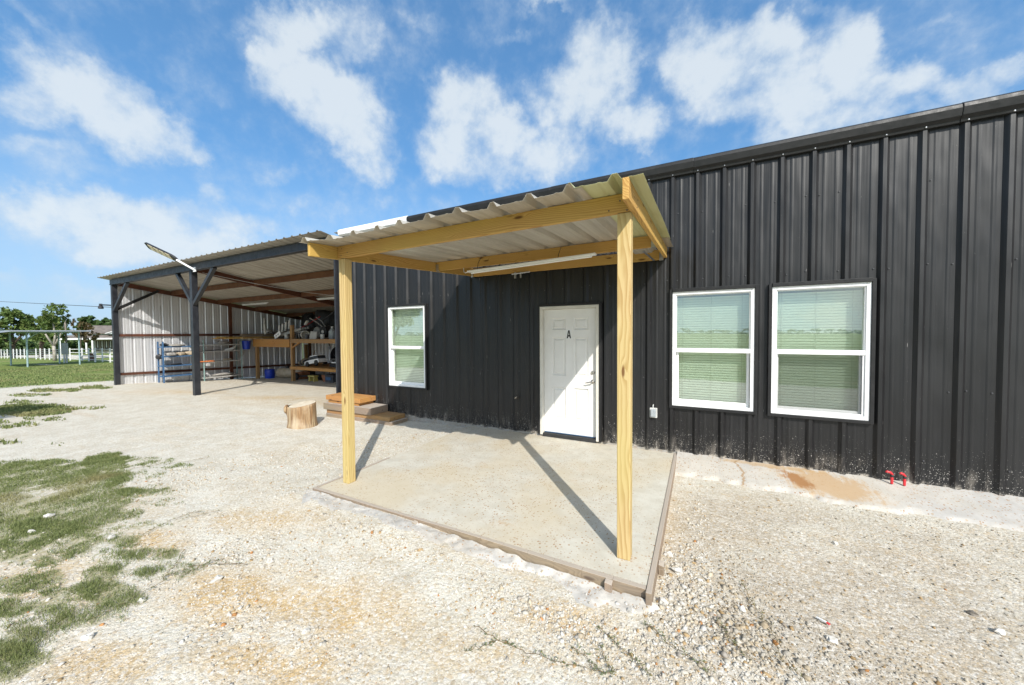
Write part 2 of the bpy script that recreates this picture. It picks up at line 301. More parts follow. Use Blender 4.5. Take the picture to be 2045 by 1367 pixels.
def fiberglass():
    m, t, b, out = new_mat('fiberglass')
    co = t.n('ShaderNodeTexCoord').outputs['Object']
    n = t.noise(t.mapping(co, (5, 0.5, 5)), 1.0, 5, 0.6)
    c = t.mix(t.ramp(n, 0.3, 0.7), (0.60, 0.60, 0.36), (0.50, 0.49, 0.27))
    t.set(b, 'Base Color', c); t.set(b, 'Roughness', 0.4)
    tr = t.n('ShaderNodeBsdfTranslucent', None, Color=c)
    mx = t.n('ShaderNodeMixShader', None, Fac=0.22)
    t.L.new(b.outputs[0], mx.inputs[1]); t.L.new(tr.outputs[0], mx.inputs[2]); t.L.new(mx.outputs[0], out.inputs[0])
    MATS['fiberglass'] = m
fiberglass()
def glass(name, tint, extra, screen=0.0):
    m, t, b, out = new_mat(name)
    t.N.remove(b)
    bk = t.n('ShaderNodeNewGeometry').outputs['Backfacing']
    fr = t.n('ShaderNodeFresnel', None, IOR=t.ramp(bk, 0.0, 1.0, 1.5, 0.6667, False)).outputs[0]
    f = t.m('ADD', t.m('MULTIPLY', fr, 1.3), extra, clamp=True)
    trn = t.n('ShaderNodeBsdfTransparent', None, Color=C3(tint))
    gl = t.n('ShaderNodeBsdfGlossy', None, Color=(0.96, 0.96, 0.94, 1), Roughness=0.015)
    co = t.n('ShaderNodeTexCoord').outputs['Object']
    bn = t.n('ShaderNodeBump', None, Strength=0.05, Distance=0.01, Height=t.noise(co, 1.7, 2))
    t.L.new(bn.outputs[0], gl.inputs['Normal'])
    mx = t.n('ShaderNodeMixShader', None, Fac=f)
    t.L.new(trn.outputs[0], mx.inputs[1]); t.L.new(gl.outputs[0], mx.inputs[2])
    res = mx.outputs[0]
    if screen:
        df = t.n('ShaderNodeBsdfDiffuse', None, Color=(0.06, 0.065, 0.06, 1))
        m2 = t.n('ShaderNodeMixShader', None, Fac=screen)
        t.L.new(res, m2.inputs[1]); t.L.new(df.outputs[0], m2.inputs[2]); res = m2.outputs[0]
    t.L.new(res, out.inputs[0])
    MATS[name] = m
glass('window_glass', (0.935, 0.985, 0.935), 0.12)
glass('insect_screen', (0.97, 0.97, 0.97), -0.05, 0.12)

def concrete(name, c1, c2, tan, tan_amt, rust=False, scale=1.0):
    m, t, b, out = new_mat(name)
    co = t.n('ShaderNodeTexCoord').outputs['Object']
    n1 = t.noise(co, 0.9 * scale, 6, 0.6); n2 = t.noise(co, 5 * scale, 6, 0.65)
    c = t.mix(t.ramp(n2, 0.35, 0.65), c1, c2)
    c = t.mix(t.ramp(n1, 0.38, 0.62, 0.0, tan_amt), c, tan)
    # embedded grit
    v = t.vor(co, 95, 0); vc = t.n('ShaderNodeSeparateColor', None, i0=t.vor(co, 95, 1)).outputs
    grit = t.m('MULTIPLY', t.m('LESS_THAN', v, t.m('MULTIPLY', vc[0], 0.36)), t.ramp(t.noise(co, 1.6, 4), 0.4, 0.6, 0.25, 1.0))
    c = t.mix(t.m('MULTIPLY', grit, 0.75), c, t.mix(vc[1], (0.34, 0.20, 0.09), (0.55, 0.47, 0.36)))
    v_b = t.vor(co, 46, 0); vb = t.n('ShaderNodeSeparateColor', None, i0=t.vor(co, 46, 1)).outputs
    spk = t.m('MULTIPLY', t.m('LESS_THAN', v_b, t.m('MULTIPLY', t.m('POWER', vb[0], 1.6), 0.46)), t.ramp(t.noise(co, 1.3, 5, 0.65), 0.34, 0.56, 0.2, 1.0))
    c = t.mix(t.m('MULTIPLY', spk, 0.8), c, t.mix(vb[1], (0.26, 0.13, 0.05), (0.40, 0.30, 0.20)))
    rs = t.m('MULTIPLY', t.ramp(t.noise(co, 2.1, 6, 0.7), 0.55, 0.72), t.ramp(t.noise(co, 28, 4, 0.7), 0.4, 0.62))
    c = t.mix(t.m('MULTIPLY', rs, 0.55 * tan_amt), c, (0.42, 0.24, 0.09))
    if rust:
        s = t.sep(co)
        # brushed drag lines
        br = t.noise(t.mapping(co, (38, 3.0, 1), (0, 0, 0), (0, 0, R(28))), 1.0, 3, 0.6)
        c = t.mix(t.ramp(br, 0.52, 0.75, 0.0, 0.35), c, (0.34, 0.34, 0.34))
        def spot(x, y, rx, ry, w, colr, c, shear=0.0):
            dx = t.m('DIVIDE', t.m('ADD', t.m('SUBTRACT', s[0], x), t.m('MULTIPLY', t.m('SUBTRACT', s[1], y), shear)), rx)
            dy = t.m('DIVIDE', t.m('SUBTRACT', s[1], y), ry)
            q = t.m('SQRT', t.m('MULTIPLY_ADD', dx, dx, t.m('MULTIPLY', dy, dy)))
            q = t.m('ADD', q, t.m('MULTIPLY', t.m('SUBTRACT', t.noise(co, 6, 6, 0.7), 0.5), 1.6))
            q = t.m('ADD', q, t.m('MULTIPLY', t.m('SUBTRACT', t.noise(t.mapping(co, (30, 4, 1), (0, 0, 0), (0, 0, R(28))), 1.0, 4, 0.65), 0.5), 0.9))
            return t.mix(t.m('MULTIPLY', t.ramp(q, 0.5, 1.05, 1.0, 0.0), w), c, colr)
        c = spot(1.28, -0.30, 0.50, 0.34, 0.75, (0.42, 0.27, 0.13), c, 0.35)
        c = spot(1.02, -0.28, 0.14, 0.20, 0.85, (0.28, 0.13, 0.045), c, 0.5)
        c = spot(0.75, -0.05, 0.7, 0.06, 0.6, (0.40, 0.26, 0.12), c)
        # one crack with mud in it
        cr = t.m('ABSOLUTE', t.m('SUBTRACT', t.m('ADD', s[0], t.m('MULTIPLY', t.m('SUBTRACT', t.noise(t.mapping(co, (0, 1, 1)), 5.0, 5, 0.6), 0.5), 0.32)), 0.46))
        c = t.mix(t.m('MULTIPLY', t.ramp(cr, 0.004, 0.02, 1, 0), 0.8), c, (0.30, 0.19, 0.09))
    t.set(b, 'Base Color', c); t.set(b, 'Roughness', 0.85); t.set(b, 'Specular IOR Level', 0.25)
    h = t.m('ADD', t.m('MULTIPLY', n2, 0.6), t.m('MULTIPLY', t.m('ADD', grit, t.noise(co, 60, 4)), 0.25))
    bn = t.n('ShaderNodeBump', None, Strength=0.45, Distance=0.012, Height=h)
    t.set(b, 'Normal', bn.outputs[0])
    MATS[name] = m
concrete('slab_concrete', (0.53, 0.51, 0.445), (0.46, 0.435, 0.37), (0.49, 0.42, 0.30), 0.7)
concrete('apron_concrete', (0.47, 0.455, 0.43), (0.40, 0.385, 0.36), (0.50, 0.45, 0.36), 0.4, rust=True)
concrete('spill_concrete', (0.52, 0.50, 0.465), (0.36, 0.35, 0.33), (0.50, 0.45, 0.37), 0.35, scale=2.0)
concrete('footing_concrete', (0.38, 0.37, 0.35), (0.28, 0.27, 0.25), (0.35, 0.31, 0.24), 0.4, scale=2.0)

def ground_mat():
    m, t, b, out = new_mat('ground')
    co = t.n('ShaderNodeTexCoord').outputs['Object']
    g = t.attr('grass'); d = t.attr('dirt')
    n1 = t.noise(co, 0.55, 5, 0.6); n2 = t.noise(co, 3.2, 6, 0.65); n3 = t.noise(co, 22, 5, 0.7)
    pale = t.mix(t.ramp(n2, 0.35, 0.65), (0.56, 0.535, 0.46), (0.47, 0.435, 0.355))
    tan = t.mix(t.m('MULTIPLY', t.ramp(t.sep(co)[0], -0.7, 0.1), t.ramp(t.noise(co, 1.7, 5, 0.6), 0.3, 0.5, 0.75, 1.0)), t.mix(t.ramp(n3, 0.35, 0.65), (0.44, 0.29, 0.12), (0.52, 0.40, 0.235)), t.mix(t.ramp(n3, 0.35, 0.65), (0.34, 0.295, 0.23), (0.42, 0.37, 0.295)))
    dm = t.m('ADD', t.m('MULTIPLY', d, t.ramp(n2, 0.3, 0.62, 0.35, 1.25)), t.ramp(n1, 0.5, 0.75, 0.0, 0.35), clamp=True)
    c = t.mix(dm, pale, tan)
    mid = t.noise(co, 9.5, 4, 0.7)
    c = t.mix(t.ramp(mid, 0.5, 0.72, 0.0, 0.42), c, (0.37, 0.30, 0.21))
    trk = t.noise(t.mapping(co, (0.35, 2.6, 1)), 1.0, 5, 0.6)
    c = t.mix(t.ramp(trk, 0.55, 0.72, 0.0, 0.5), c, (0.47, 0.37, 0.24))
    c = t.mix(t.ramp(t.noise(co, 26, 3, 0.7), 0.54, 0.72, 0.0, 0.7), c, (0.64, 0.62, 0.58))
    # stones of two sizes, each its own shade
    v1c = t.n('ShaderNodeSeparateColor', None, i0=t.vor(co, 42, 1)).outputs
    v2c = t.n('ShaderNodeSeparateColor', None, i0=t.vor(co, 110, 1)).outputs
    v1 = t.vor(co, 42, 0); v2 = t.vor(co, 110, 0)
    c = t.mix(t.ramp(v1c[0], 0.55, 1.0, 0.0, 0.55), c, (0.63, 0.60, 0.54))
    c = t.mix(t.ramp(v1c[1], 0.80, 1.0, 0.0, 0.55), c, (0.40, 0.29, 0.16))
    c = t.mix(t.ramp(v2c[0], 0.6, 1.0, 0.0, 0.5), c, (0.68, 0.65, 0.60))
    c = t.mix(t.ramp(v2c[1], 0.72, 1.0, 0.0, 0.6), c, (0.33, 0.26, 0.18))
    # turf
    turf = t.mix(t.ramp(t.noise(co, 1.1, 6, 0.65), 0.32, 0.68), (0.125, 0.18, 0.04), (0.21, 0.25, 0.075))
    turf = t.mix(t.ramp(t.noise(co, 0.22, 5, 0.6), 0.45, 0.7, 0.0, 0.6), turf, (0.27, 0.24, 0.11))
    turf = t.mix(t.ramp(t.noise(co, 14, 4, 0.7), 0.35, 0.7, 0.0, 0.55), turf, (0.085, 0.13, 0.03))
    gm = t.m('ADD', g, t.m('MULTIPLY', t.m('SUBTRACT', t.noise(co, 7, 6, 0.7), 0.5), 1.1))
    gm = t.ramp(gm, 0.42, 0.62)
    gm = t.m('MULTIPLY', gm, t.m('GREATER_THAN', g, 0.03))
    sx = t.sep(co)
    nearm = t.m('MULTIPLY', t.ramp(sx[0], -19.0, -16.0), t.m('GREATER_THAN', sx[1], -8.0))
    gm = t.m('MULTIPLY', gm, t.m('MULTIPLY_ADD', nearm, -0.45, 1.0))
    turf = t.mix(t.m('MULTIPLY', nearm, 0.55), turf, (0.30, 0.245, 0.14))
    c = t.mix(gm, c, turf)
    t.set(b, 'Base Color', c); t.set(b, 'Roughness', 0.95); t.set(b, 'Specular IOR Level', 0.12)
    h = t.m('ADD', t.m('MULTIPLY', t.m('SUBTRACT', 0.6, v1), 0.55), t.m('MULTIPLY', t.m('SUBTRACT', 0.6, v2), 0.28))
    h = t.m('ADD', h, t.m('MULTIPLY', n3, 0.5))
    bn = t.n('ShaderNodeBump', None, Strength=0.6, Distance=0.014, Height=h)
    t.set(b, 'Normal', bn.outputs[0])
    MATS['ground'] = m
ground_mat()
def stone_mat(name, k=1.0):
    m, t, b, out = new_mat(name)
    co = t.n('ShaderNodeTexCoord').outputs['Object']
    a = t.attr('stone_col', 0)
    n = t.noise(co, 60, 4, 0.6)
    c = t.mix(t.ramp(n, 0.35, 0.7, 0.0, 0.4), a, (0.45, 0.37, 0.26), 'MULTIPLY')
    t.set(b, 'Base Color', c); t.set(b, 'Roughness', 0.9); t.set(b, 'Specular IOR Level', 0.2)
    bn = t.n('ShaderNodeBump', None, Strength=0.4, Distance=0.004, Height=n)
    t.set(b, 'Normal', bn.outputs[0])
    MATS[name] = m
stone_mat('stone')
def stump_mats():
    m, t, b, out = new_mat('stump_side')
    co = t.n('ShaderNodeTexCoord').outputs['Object']
    w = t.noise(t.mapping(co, (9, 9, 1.4)), 1.0, 6, 0.65, 0.6)
    w2 = t.noise(t.mapping(co, (34, 34, 2.0)), 1.0, 4, 0.6)
    c = t.mix(t.ramp(w, 0.35, 0.65), (0.42, 0.325, 0.20), (0.27, 0.155, 0.07))
    c = t.mix(t.ramp(w2, 0.44, 0.66, 0, 0.8), c, (0.13, 0.07, 0.03))
    c = t.mix(t.ramp(t.noise(co, 3, 3), 0.5, 0.7, 0, 0.6), c, (0.50, 0.41, 0.30))
    t.set(b, 'Base Color', c); t.set(b, 'Roughness', 0.85)
    bn = t.n('ShaderNodeBump', None, Strength=0.8, Distance=0.02, Height=t.m('ADD', w, t.m('MULTIPLY', w2, 0.5)))
    t.set(b, 'Normal', bn.outputs[0]); MATS['stump_side'] = m
    plain('stump_top', (0.60, 0.53, 0.42), (0.48, 0.40, 0.29), 9, 0.85, 0, 0.2, 0.4, 40)
stump_mats()

# ------------------------------------------------------------------ mesh helpers
def tag(o, label=None, cat=None, group=None, kind=None):
    if label: o['label'] = label
    if cat: o['category'] = cat
    if group: o['group'] = group
    if kind: o['kind'] = kind
    return o
def thing(name, label, cat, loc=(0, 0, 0), group=None):
    o = bpy.data.objects.new(name, None); col.objects.link(o); o.location = loc
    o.empty_display_size = 0.2
    return tag(o, label, cat, group)
def wloc(o):
    v = Vector((0, 0, 0))
    while o is not None: v = v + o.location; o = o.parent
    return v
class MB:
    def __init__(s): s.v = []; s.f = []; s.tone = []
    def add(s, vs, fs):
        n = len(s.v); s.v += [tuple(map(float, q)) for q in vs]; s.f += [tuple(n + i for i in f) for f in fs]; return s
    def box(s, x0, x1, y0, y1, z0, z1):
        vs = [(x, y, z) for z in (z0, z1) for y in (y0, y1) for x in (x0, x1)]
        return s.add(vs, [(0, 2, 3, 1), (4, 5, 7, 6), (0, 1, 5, 4), (2, 6, 7, 3), (0, 4, 6, 2), (1, 3, 7, 5)])
    def hexa(s, a, b):  # two quads (4 pts each), same winding
        return s.add(list(a) + list(b), [(3, 2, 1, 0), (4, 5, 6, 7), (0, 1, 5, 4), (1, 2, 6, 5), (2, 3, 7, 6), (3, 0, 4, 7)])
    def bar(s, p0, p1, w, h, up=(0, 0, 1)):
        p0 = Vector(p0); p1 = Vector(p1); d = (p1 - p0).normalized(); u = Vector(up)
        if abs(d.dot(u)) > 0.98: u = Vector((0, 1, 0))
        r = d.cross(u).normalized(); u = r.cross(d).normalized()
        q = [r * (sx * w / 2) + u * (sz * h / 2) for sx, sz in ((-1, -1), (1, -1), (1, 1), (-1, 1))]
        return s.hexa([p0 + k for k in q], [p1 + k for k in q])
    def tube(s, pts, r, n=8, cap=True):
        pts = [Vector(p) for p in pts]
        rs = r if isinstance(r, (list, tuple)) else [r] * len(pts)
        base = len(s.v); prev = None
        for i, p in enumerate(pts):
            d = (pts[min(i + 1, len(pts) - 1)] - pts[max(i - 1, 0)]).normalized()
            if prev is None:
                a = Vector((0, 0, 1)) if abs(d.z) < 0.9 else Vector((1, 0, 0))
                u = d.cross(a).normalized()
            else:
                u = (prev - d * prev.dot(d)).normalized()
            prev = u; w = d.cross(u)
            for k in range(n):
                t = 2 * math.pi * k / n
                s.v.append(tuple(p + (u * math.cos(t) + w * math.sin(t)) * rs[i]))
        for i in range(len(pts) - 1):
            for k in range(n):
                a = base + i * n + k; b = base + i * n + (k + 1) % n
                s.f.append((a, b, b + n, a + n))
        if cap:
            s.f.append(tuple(base + k for k in range(n))[::-1]); s.f.append(tuple(base + (len(pts) - 1) * n + k for k in range(n)))
        return s
    def lathe(s, prof, c, n=16, axis='z', tilt=None):
        base = len(s.v)
        for (r, h) in prof:
            for k in range(n):
                t = 2 * math.pi * k / n; q = (r * math.cos(t), r * math.sin(t), h)
                if axis == 'x': q = (q[2], q[0], q[1])
                if axis == 'y': q = (q[0], q[2], q[1])
                q = Vector(q)
                if tilt is not None: q = tilt @ q
                s.v.append(tuple(q + Vector(c)))
        for i in range(len(prof) - 1):
            for k in range(n):
                a = base + i * n + k; b = base + i * n + (k + 1) % n
                s.f.append((a, b, b + n, a + n))
        s.f.append(tuple(base + k for k in range(n))[::-1]); s.f.append(tuple(base + (len(prof) - 1) * n + k for k in range(n)))
        return s
    def prism(s, poly, fn):  # poly 2D list; fn(u,v,k) -> 3D for k in (0,1)
        n = len(poly); a = [fn(u, v, 0) for u, v in poly]; b = [fn(u, v, 1) for u, v in poly]
        fs = [tuple(range(n))[::-1], tuple(n + i for i in range(n))] + [(i, (i + 1) % n, n + (i + 1) % n, n + i) for i in range(n)]
        return s.add(a + b, fs)
    def blob(s, c, r, seed=0, sub=2, amp=0.25, freq=1.7):
        rg = np.random.default_rng(seed)
        bm = bmesh.new(); bmesh.ops.create_icosphere(bm, subdivisions=sub, radius=1)
        k = rg.normal(size=(6, 3)) * freq; ph = rg.uniform(0, 6.28, 6)
        vs = []
        for v in bm.verts:
            p = np.array(v.co); w = 1 + amp * float(np.mean(np.sin(k @ p * 1.6 + ph))) * 2
            vs.append((c[0] + p[0] * r[0] * w, c[1] + p[1] * r[1] * w, c[2] + p[2] * r[2] * w))
        fs = [tuple(v.index for v in f.verts) for f in bm.faces]; bm.free()
        return s.add(vs, fs)
    def build(s, name, mat, parent=None, smooth=False, bevel=0.0, solid=0.0, kind=None, label=None, autosmooth=False):
        off = wloc(parent) if parent is not None else Vector((0, 0, 0))
        me = bpy.data.meshes.new(name)
        v = np.array(s.v, dtype=np.float32) - np.array(off, dtype=np.float32)
        me.from_pydata(v.tolist(), [], s.f)
        me.materials.append(MATS[mat])
        if s.tone:
            at = me.attributes.new('tone', 'FLOAT', 'FACE'); at.data.foreach_set('value', np.array(s.tone, dtype=np.float32))
        me.update()
        bm = bmesh.new(); bm.from_mesh(me)
        if not s.tone and len(me.polygons) < 60000 and not getattr(s, 'sheet', False):
            bmesh.ops.recalc_face_normals(bm, faces=bm.faces)
        bm.to_mesh(me); bm.free()
        if smooth:
            me.polygons.foreach_set('use_smooth', [True] * len(me.polygons))
            if autosmooth: me.set_sharp_from_angle(angle=R(35))
        o = bpy.data.objects.new(name, me); col.objects.link(o)
        if parent is not None: o.parent = parent
        if bevel:
            b = o.modifiers.new('bevel', 'BEVEL'); b.width = bevel; b.segments = 2; b.limit_method = 'ANGLE'; b.angle_limit = R(40)
        if solid:
            b = o.modifiers.new('solid', 'SOLIDIFY'); b.thickness = solid; b.offset = 0
        if kind: o['kind'] = kind
        if label: o['label'] = label
        return o
def copy_tree(o, parent=None):
    c = o.copy(); col.objects.link(c)
    if parent is not None: c.parent = parent
    for ch in list(o.children): copy_tree(ch, c)
    return c

# ---- value noise (numpy) for the terrain
def vnoise(x, y, seed=0):
    x = np.asarray(x, float); y = np.asarray(y, float)
    xi = np.floor(x).astype(np.int64); yi = np.floor(y).astype(np.int64); fx = x - xi; fy = y - yi
    fx = fx * fx * (3 - 2 * fx); fy = fy * fy * (3 - 2 * fy)
    def h(a, b):
        n = (a * 374761393 + b * 668265263 + seed * 1442695041) & 0x7fffffff
        n = ((n ^ (n >> 13)) * 1274126177) & 0x7fffffff
        return ((n ^ (n >> 16)) & 0xffff) / 65535.0
    return (h(xi, yi) * (1 - fx) + h(xi + 1, yi) * fx) * (1 - fy) + (h(xi, yi + 1) * (1 - fx) + h(xi + 1, yi + 1) * fx) * fy
def fbm(x, y, o=4, seed=0):
    a = 0.0; amp = 0.5
    for i in range(o):
        a = a + amp * vnoise(x * 2 ** i, y * 2 ** i, seed + i); amp *= 0.5
    return a / (1 - 0.5 ** o)
def zg(x, y, detail=True):
    x = np.asarray(x, float); y = np.asarray(y, float)
    z = np.interp(x, [-400, -150, -90, -60, -45, -30, -20, -14, -7, -3.75, -0.3, 3, 60, 400],
                  [-3.0, -2.2, -1.35, -0.75, -0.5, -0.38, -0.27, -0.2, -0.075, -0.045, -0.105, -0.1, -0.4, -1.0])
    z = z - 0.062 * np.clip(y - 0.3, 0, 5) * (x < -7.2) * (x > -30)
    z = z - 0.02 * np.clip(-y - 5, 0, 60) * (x > -60)
    fb = np.interp(x, [-6, -3.9, -2.6, -1.8, -1.0, -0.3, 0.6, 1.6], [0, 0.032, 0.045, 0.036, 0.024, 0.016, 0.012, 0])
    z = z + fb * np.clip(1 - np.abs(y + 3.15) / 0.9, 0, 1)
    if detail:
        near = np.clip(1 - np.hypot(x + 2, y + 3) / 26, 0.15, 1)
        d = (fbm(x * 0.8, y * 0.8, 3, 3) - 0.5) * 0.035 + (fbm(x * 4.1, y * 4.1, 3, 9) - 0.5) * 0.022
        z = z + d * near
        inside = (x > -3.9) & (x < -0.15) & (y > -3.0)
        z = np.where(inside, np.minimum(z, -0.03), z)
        hug = (y > -0.7) & (y < 0.4) & (x > -7.2)
        z = np.where(hug, np.minimum(z, -0.03), z)
    return z
def Z(x, y): return float(zg(x, y))

# ------------------------------------------------------------------ ground
GRASS_NEAR = [ (-6.79,-4.40,0.99,0.49,1.72,-0.29,1.00),(-7.24,-3.68,0.28,0.14,0.79,-0.20,0.90),(-6.84,-3.37,0.39,0.19,0.24,-0.08,0.50),(-6.02,-3.72,0.33,0.17,0.45,-0.14,0.25),(-4.85,-4.57,0.39,0.20,0.35,-0.07,0.60),(-4.97,-4.78,0.22,0.11,0.28,-0.04,0.80),(-4.35,-4.31,0.15,0.08,0.16,-0.04,0.60),(-4.25,-4.56,0.35,0.18,0.19,-0.04,0.35),(-4.27,-4.82,0.39,0.20,0.26,-0.04,0.40),(-3.81,-4.75,0.18,0.09,0.11,-0.02,0.80),(-3.51,-4.60,0.18,0.09,0.17,-0.04,0.90),(-3.37,-4.72,0.17,0.09,0.12,-0.03,0.60),(-3.68,-4.92,0.22,0.11,0.16,-0.03,0.40),(-3.36,-5.06,0.15,0.08,0.21,-0.03,0.90),(-3.31,-4.89,0.10,0.05,0.11,-0.02,0.40),(-3.33,-4.98,0.15,0.08,0.13,-0.02,0.30),(-3.50,-4.31,0.24,0.12,0.15,-0.05,0.42),(-3.33,-4.32,0.39,0.20,0.07,-0.02,0.30),(-3.89,-4.57,0.13,0.07,0.20,-0.05,0.70),(-3.88,-4.30,0.22,0.11,0.10,-0.03,0.70),(-4.64,-4.76,0.18,0.09,0.16,-0.03,0.80),(-4.28,-4.88,0.16,0.08,0.17,-0.03,0.80),(-4.15,-4.73,0.10,0.05,0.17,-0.03,0.70),(-3.77,-4.65,0.13,0.06,0.10,-0.02,0.80),(-3.93,-4.96,0.12,0.06,0.14,-0.02,0.80),(-3.76,-4.85,0.15,0.07,0.10,-0.02,0.70),(-3.37,-4.80,0.14,0.07,0.08,-0.02,0.60),(-3.58,-4.97,0.11,0.05,0.10,-0.01,0.70),(-3.77,-4.45,0.20,0.10,0.08,-0.02,0.60),(-5.35,-4.56,0.25,0.13,0.19,-0.04,0.80),(-4.56,-4.16,0.25,0.13,0.09,-0.03,0.50),(-5.08,-3.88,0.29,0.14,0.12,-0.04,0.40),(-3.31,-5.03,0.17,0.09,0.13,-0.02,0.90),(-6.39,-3.36,0.31,0.15,0.14,-0.05,0.30),(-5.45,-3.81,0.31,0.15,0.17,-0.05,0.50) ]
GRASS_FAR = [ (-15.50,-3.04,1.04,0.50,1.28,-0.21,1.00),(-13.05,-3.69,0.59,0.29,0.58,-0.08,0.50),(-13.13,-3.14,0.42,0.20,0.39,-0.07,0.40),(-14.48,-2.41,0.74,0.35,0.40,-0.09,0.30),(-20.67,-1.55,0.87,0.40,0.79,-0.15,0.60),(-20.24,-0.67,0.54,0.25,0.81,-0.19,0.60),(-19.67,-2.26,0.63,0.30,0.51,-0.09,0.50),(-10.53,-4.02,0.20,0.10,0.19,-0.03,0.40),(-9.48,-3.65,0.15,0.08,0.17,-0.03,0.30),(-17.67,-2.77,0.56,0.26,0.41,-0.06,0.50) ]
DIRT = [ (-4.08,-4.18,0.27,0.14,0.27,-0.09,1.00),(-3.65,-3.61,0.64,0.32,0.25,-0.13,0.70),(-2.74,-4.21,0.61,0.31,0.37,-0.18,1.00),(-1.97,-3.96,0.43,0.22,0.25,-0.20,0.90),(-2.03,-4.38,0.49,0.25,0.19,-0.10,0.90),(-4.00,-4.74,0.45,0.23,0.64,-0.13,0.60),(-2.89,-4.82,0.39,0.20,0.27,-0.07,0.70),(-0.73,-3.38,0.33,0.17,0.05,-0.15,0.70),(-1.11,-3.81,0.51,0.26,0.11,-0.16,0.40),(0.91,-2.36,1.17,0.60,-0.39,-1.36,1.30),(0.23,-1.65,1.02,0.51,-0.05,-0.83,1.20),(-0.14,-2.67,0.26,0.13,0.02,-0.47,0.60),(-8.30,1.08,3.17,1.50,0.75,-0.60,0.45),(-10.86,0.73,1.62,0.76,0.71,-0.41,0.70),(-15.68,0.06,2.06,0.96,0.88,-0.31,0.60),(-5.06,-2.02,1.02,0.50,0.65,-0.45,0.15) ]
def ell_mask(x, y, E, soft=0.45):
    m = np.zeros_like(np.asarray(x, float))
    for cx, cy, ax, ay, bx, by, w in E:
        det = ax * by - ay * bx
        dx = x - cx; dy = y - cy
        u = (by * dx - bx * dy) / det; v = (-ay * dx + ax * dy) / det
        q = np.sqrt(u * u + v * v)
        m = np.maximum(m, w * np.clip((1.25 - q) / soft, 0, 1))
    return m
def grass_mask(x, y):
    w = (fbm(x * 0.35, y * 0.35, 3, 21) - 0.5) * 4
    m = ell_mask(x, y, GRASS_NEAR + GRASS_FAR)
    m = np.where((m > 0) & (x > -9.5), m * np.clip(0.35 + 1.3 * fbm(x * 2.3, y * 2.3, 3, 40), 0, 1), m)
    lawn = np.clip((-23.6 + w + 0.25 * (y + 1) - x) / 1.2, 0, 1)
    back = np.clip((-9.5 + w * 0.4 - y) / 1.5, 0, 1)
    rest = np.clip((x - 9) / 2, 0, 1)
    rear = np.clip((y - 14) / 2, 0, 1)
    m = np.maximum.reduce([m, lawn, back, rest, rear])
    road = (x < -60) & (x > -150) & (y > 6.3) & (y < 13)
    bare = ell_mask(x, y, [(-43.6, 2.6, 2.2, 0, 0, 0.35, 0.9), (-39.5, 1.6, 0.5, 0, 0, .35, 0.8), (-27.2, 0.9, .6, 0, 0, .3, .9), (-29.5, 1.6, .6, 0, 0, .3, .9), (-36, -1.2, 1.4, 0, 0, .4, .35), (-38.5, 0.9, .8, 0, 0, .3, .7)])
    return np.where(road, 0.0, m) * (1 - bare)
def grid_lines(lo, hi, step, far_lo, far_hi):
    a = list(np.arange(lo, hi + 1e-6, step)); s = step
    v = hi
    while v < far_hi: s *= 1.13; v += s; a.append(v)
    s = step; v = lo; pre = []
    while v > far_lo: s *= 1.13; v -= s; pre.append(v)
    return np.array(pre[::-1] + a)
def build_ground():
    xs = grid_lines(-9.4, 3.4, 0.05, -600, 600); ys = grid_lines(-5.6, 0.3, 0.05, -600, 600)
    X, Y = np.meshgrid(xs, ys); zz = zg(X, Y)
    nx, ny = len(xs), len(ys)
    v = np.stack([X.ravel(), Y.ravel(), zz.ravel()], 1).astype(np.float32)
    i = np.arange(nx - 1)[None, :] + nx * np.arange(ny - 1)[:, None]
    f = np.stack([i, i + 1, i + nx + 1, i + nx], -1).reshape(-1, 4)
    me = bpy.data.meshes.new('ground'); me.from_pydata(v.tolist(), [], f.tolist())
    at = me.attributes.new('grass', 'FLOAT', 'POINT'); at.data.foreach_set('value', grass_mask(X, Y).ravel().astype(np.float32))
    at = me.attributes.new('dirt', 'FLOAT', 'POINT'); at.data.foreach_set('value', ell_mask(X, Y, DIRT, 0.9).ravel().astype(np.float32))
    me.polygons.foreach_set('use_smooth', [True] * len(me.polygons))
    me.materials.append(MATS['ground'])
    o = bpy.data.objects.new('ground', me); col.objects.link(o); o['kind'] = 'structure'
build_ground()

# ------------------------------------------------------------------ corrugated sheets
def rib_prof(u, s, phase, h=0.032, minor=True):
    r = (u - phase + s / 2) % s - s / 2
    a = abs(r)
    if a < 0.016: return h
    if a < 0.046: return h * (0.046 - a) / 0.03
    if minor:
        for c in (0.098, -0.098):
            d = abs(r - c)
            if d < 0.006: return 0.0032
            if d < 0.020: return 0.0032 * (0.020 - d) / 0.014
    return 0.0
def rib_samples(u0, u1, s, phase, minor=True, extra=()):
    ks = range(int((u0 - phase) / s) - 2, int((u1 - phase) / s) + 3)
    offs = [-0.046, -0.016, 0.016, 0.046]
    if minor: offs += [c + d for c in (0.098, -0.098) for d in (-0.020, -0.006, 0.006, 0.020)]
    a = {round(u0, 4), round(u1, 4)}
    for k in ks:
        for o in offs:
            q = phase + k * s + o
            if u0 < q < u1: a.add(round(q, 4))
    for e in extra: a.add(round(e, 4))
    return sorted(a)
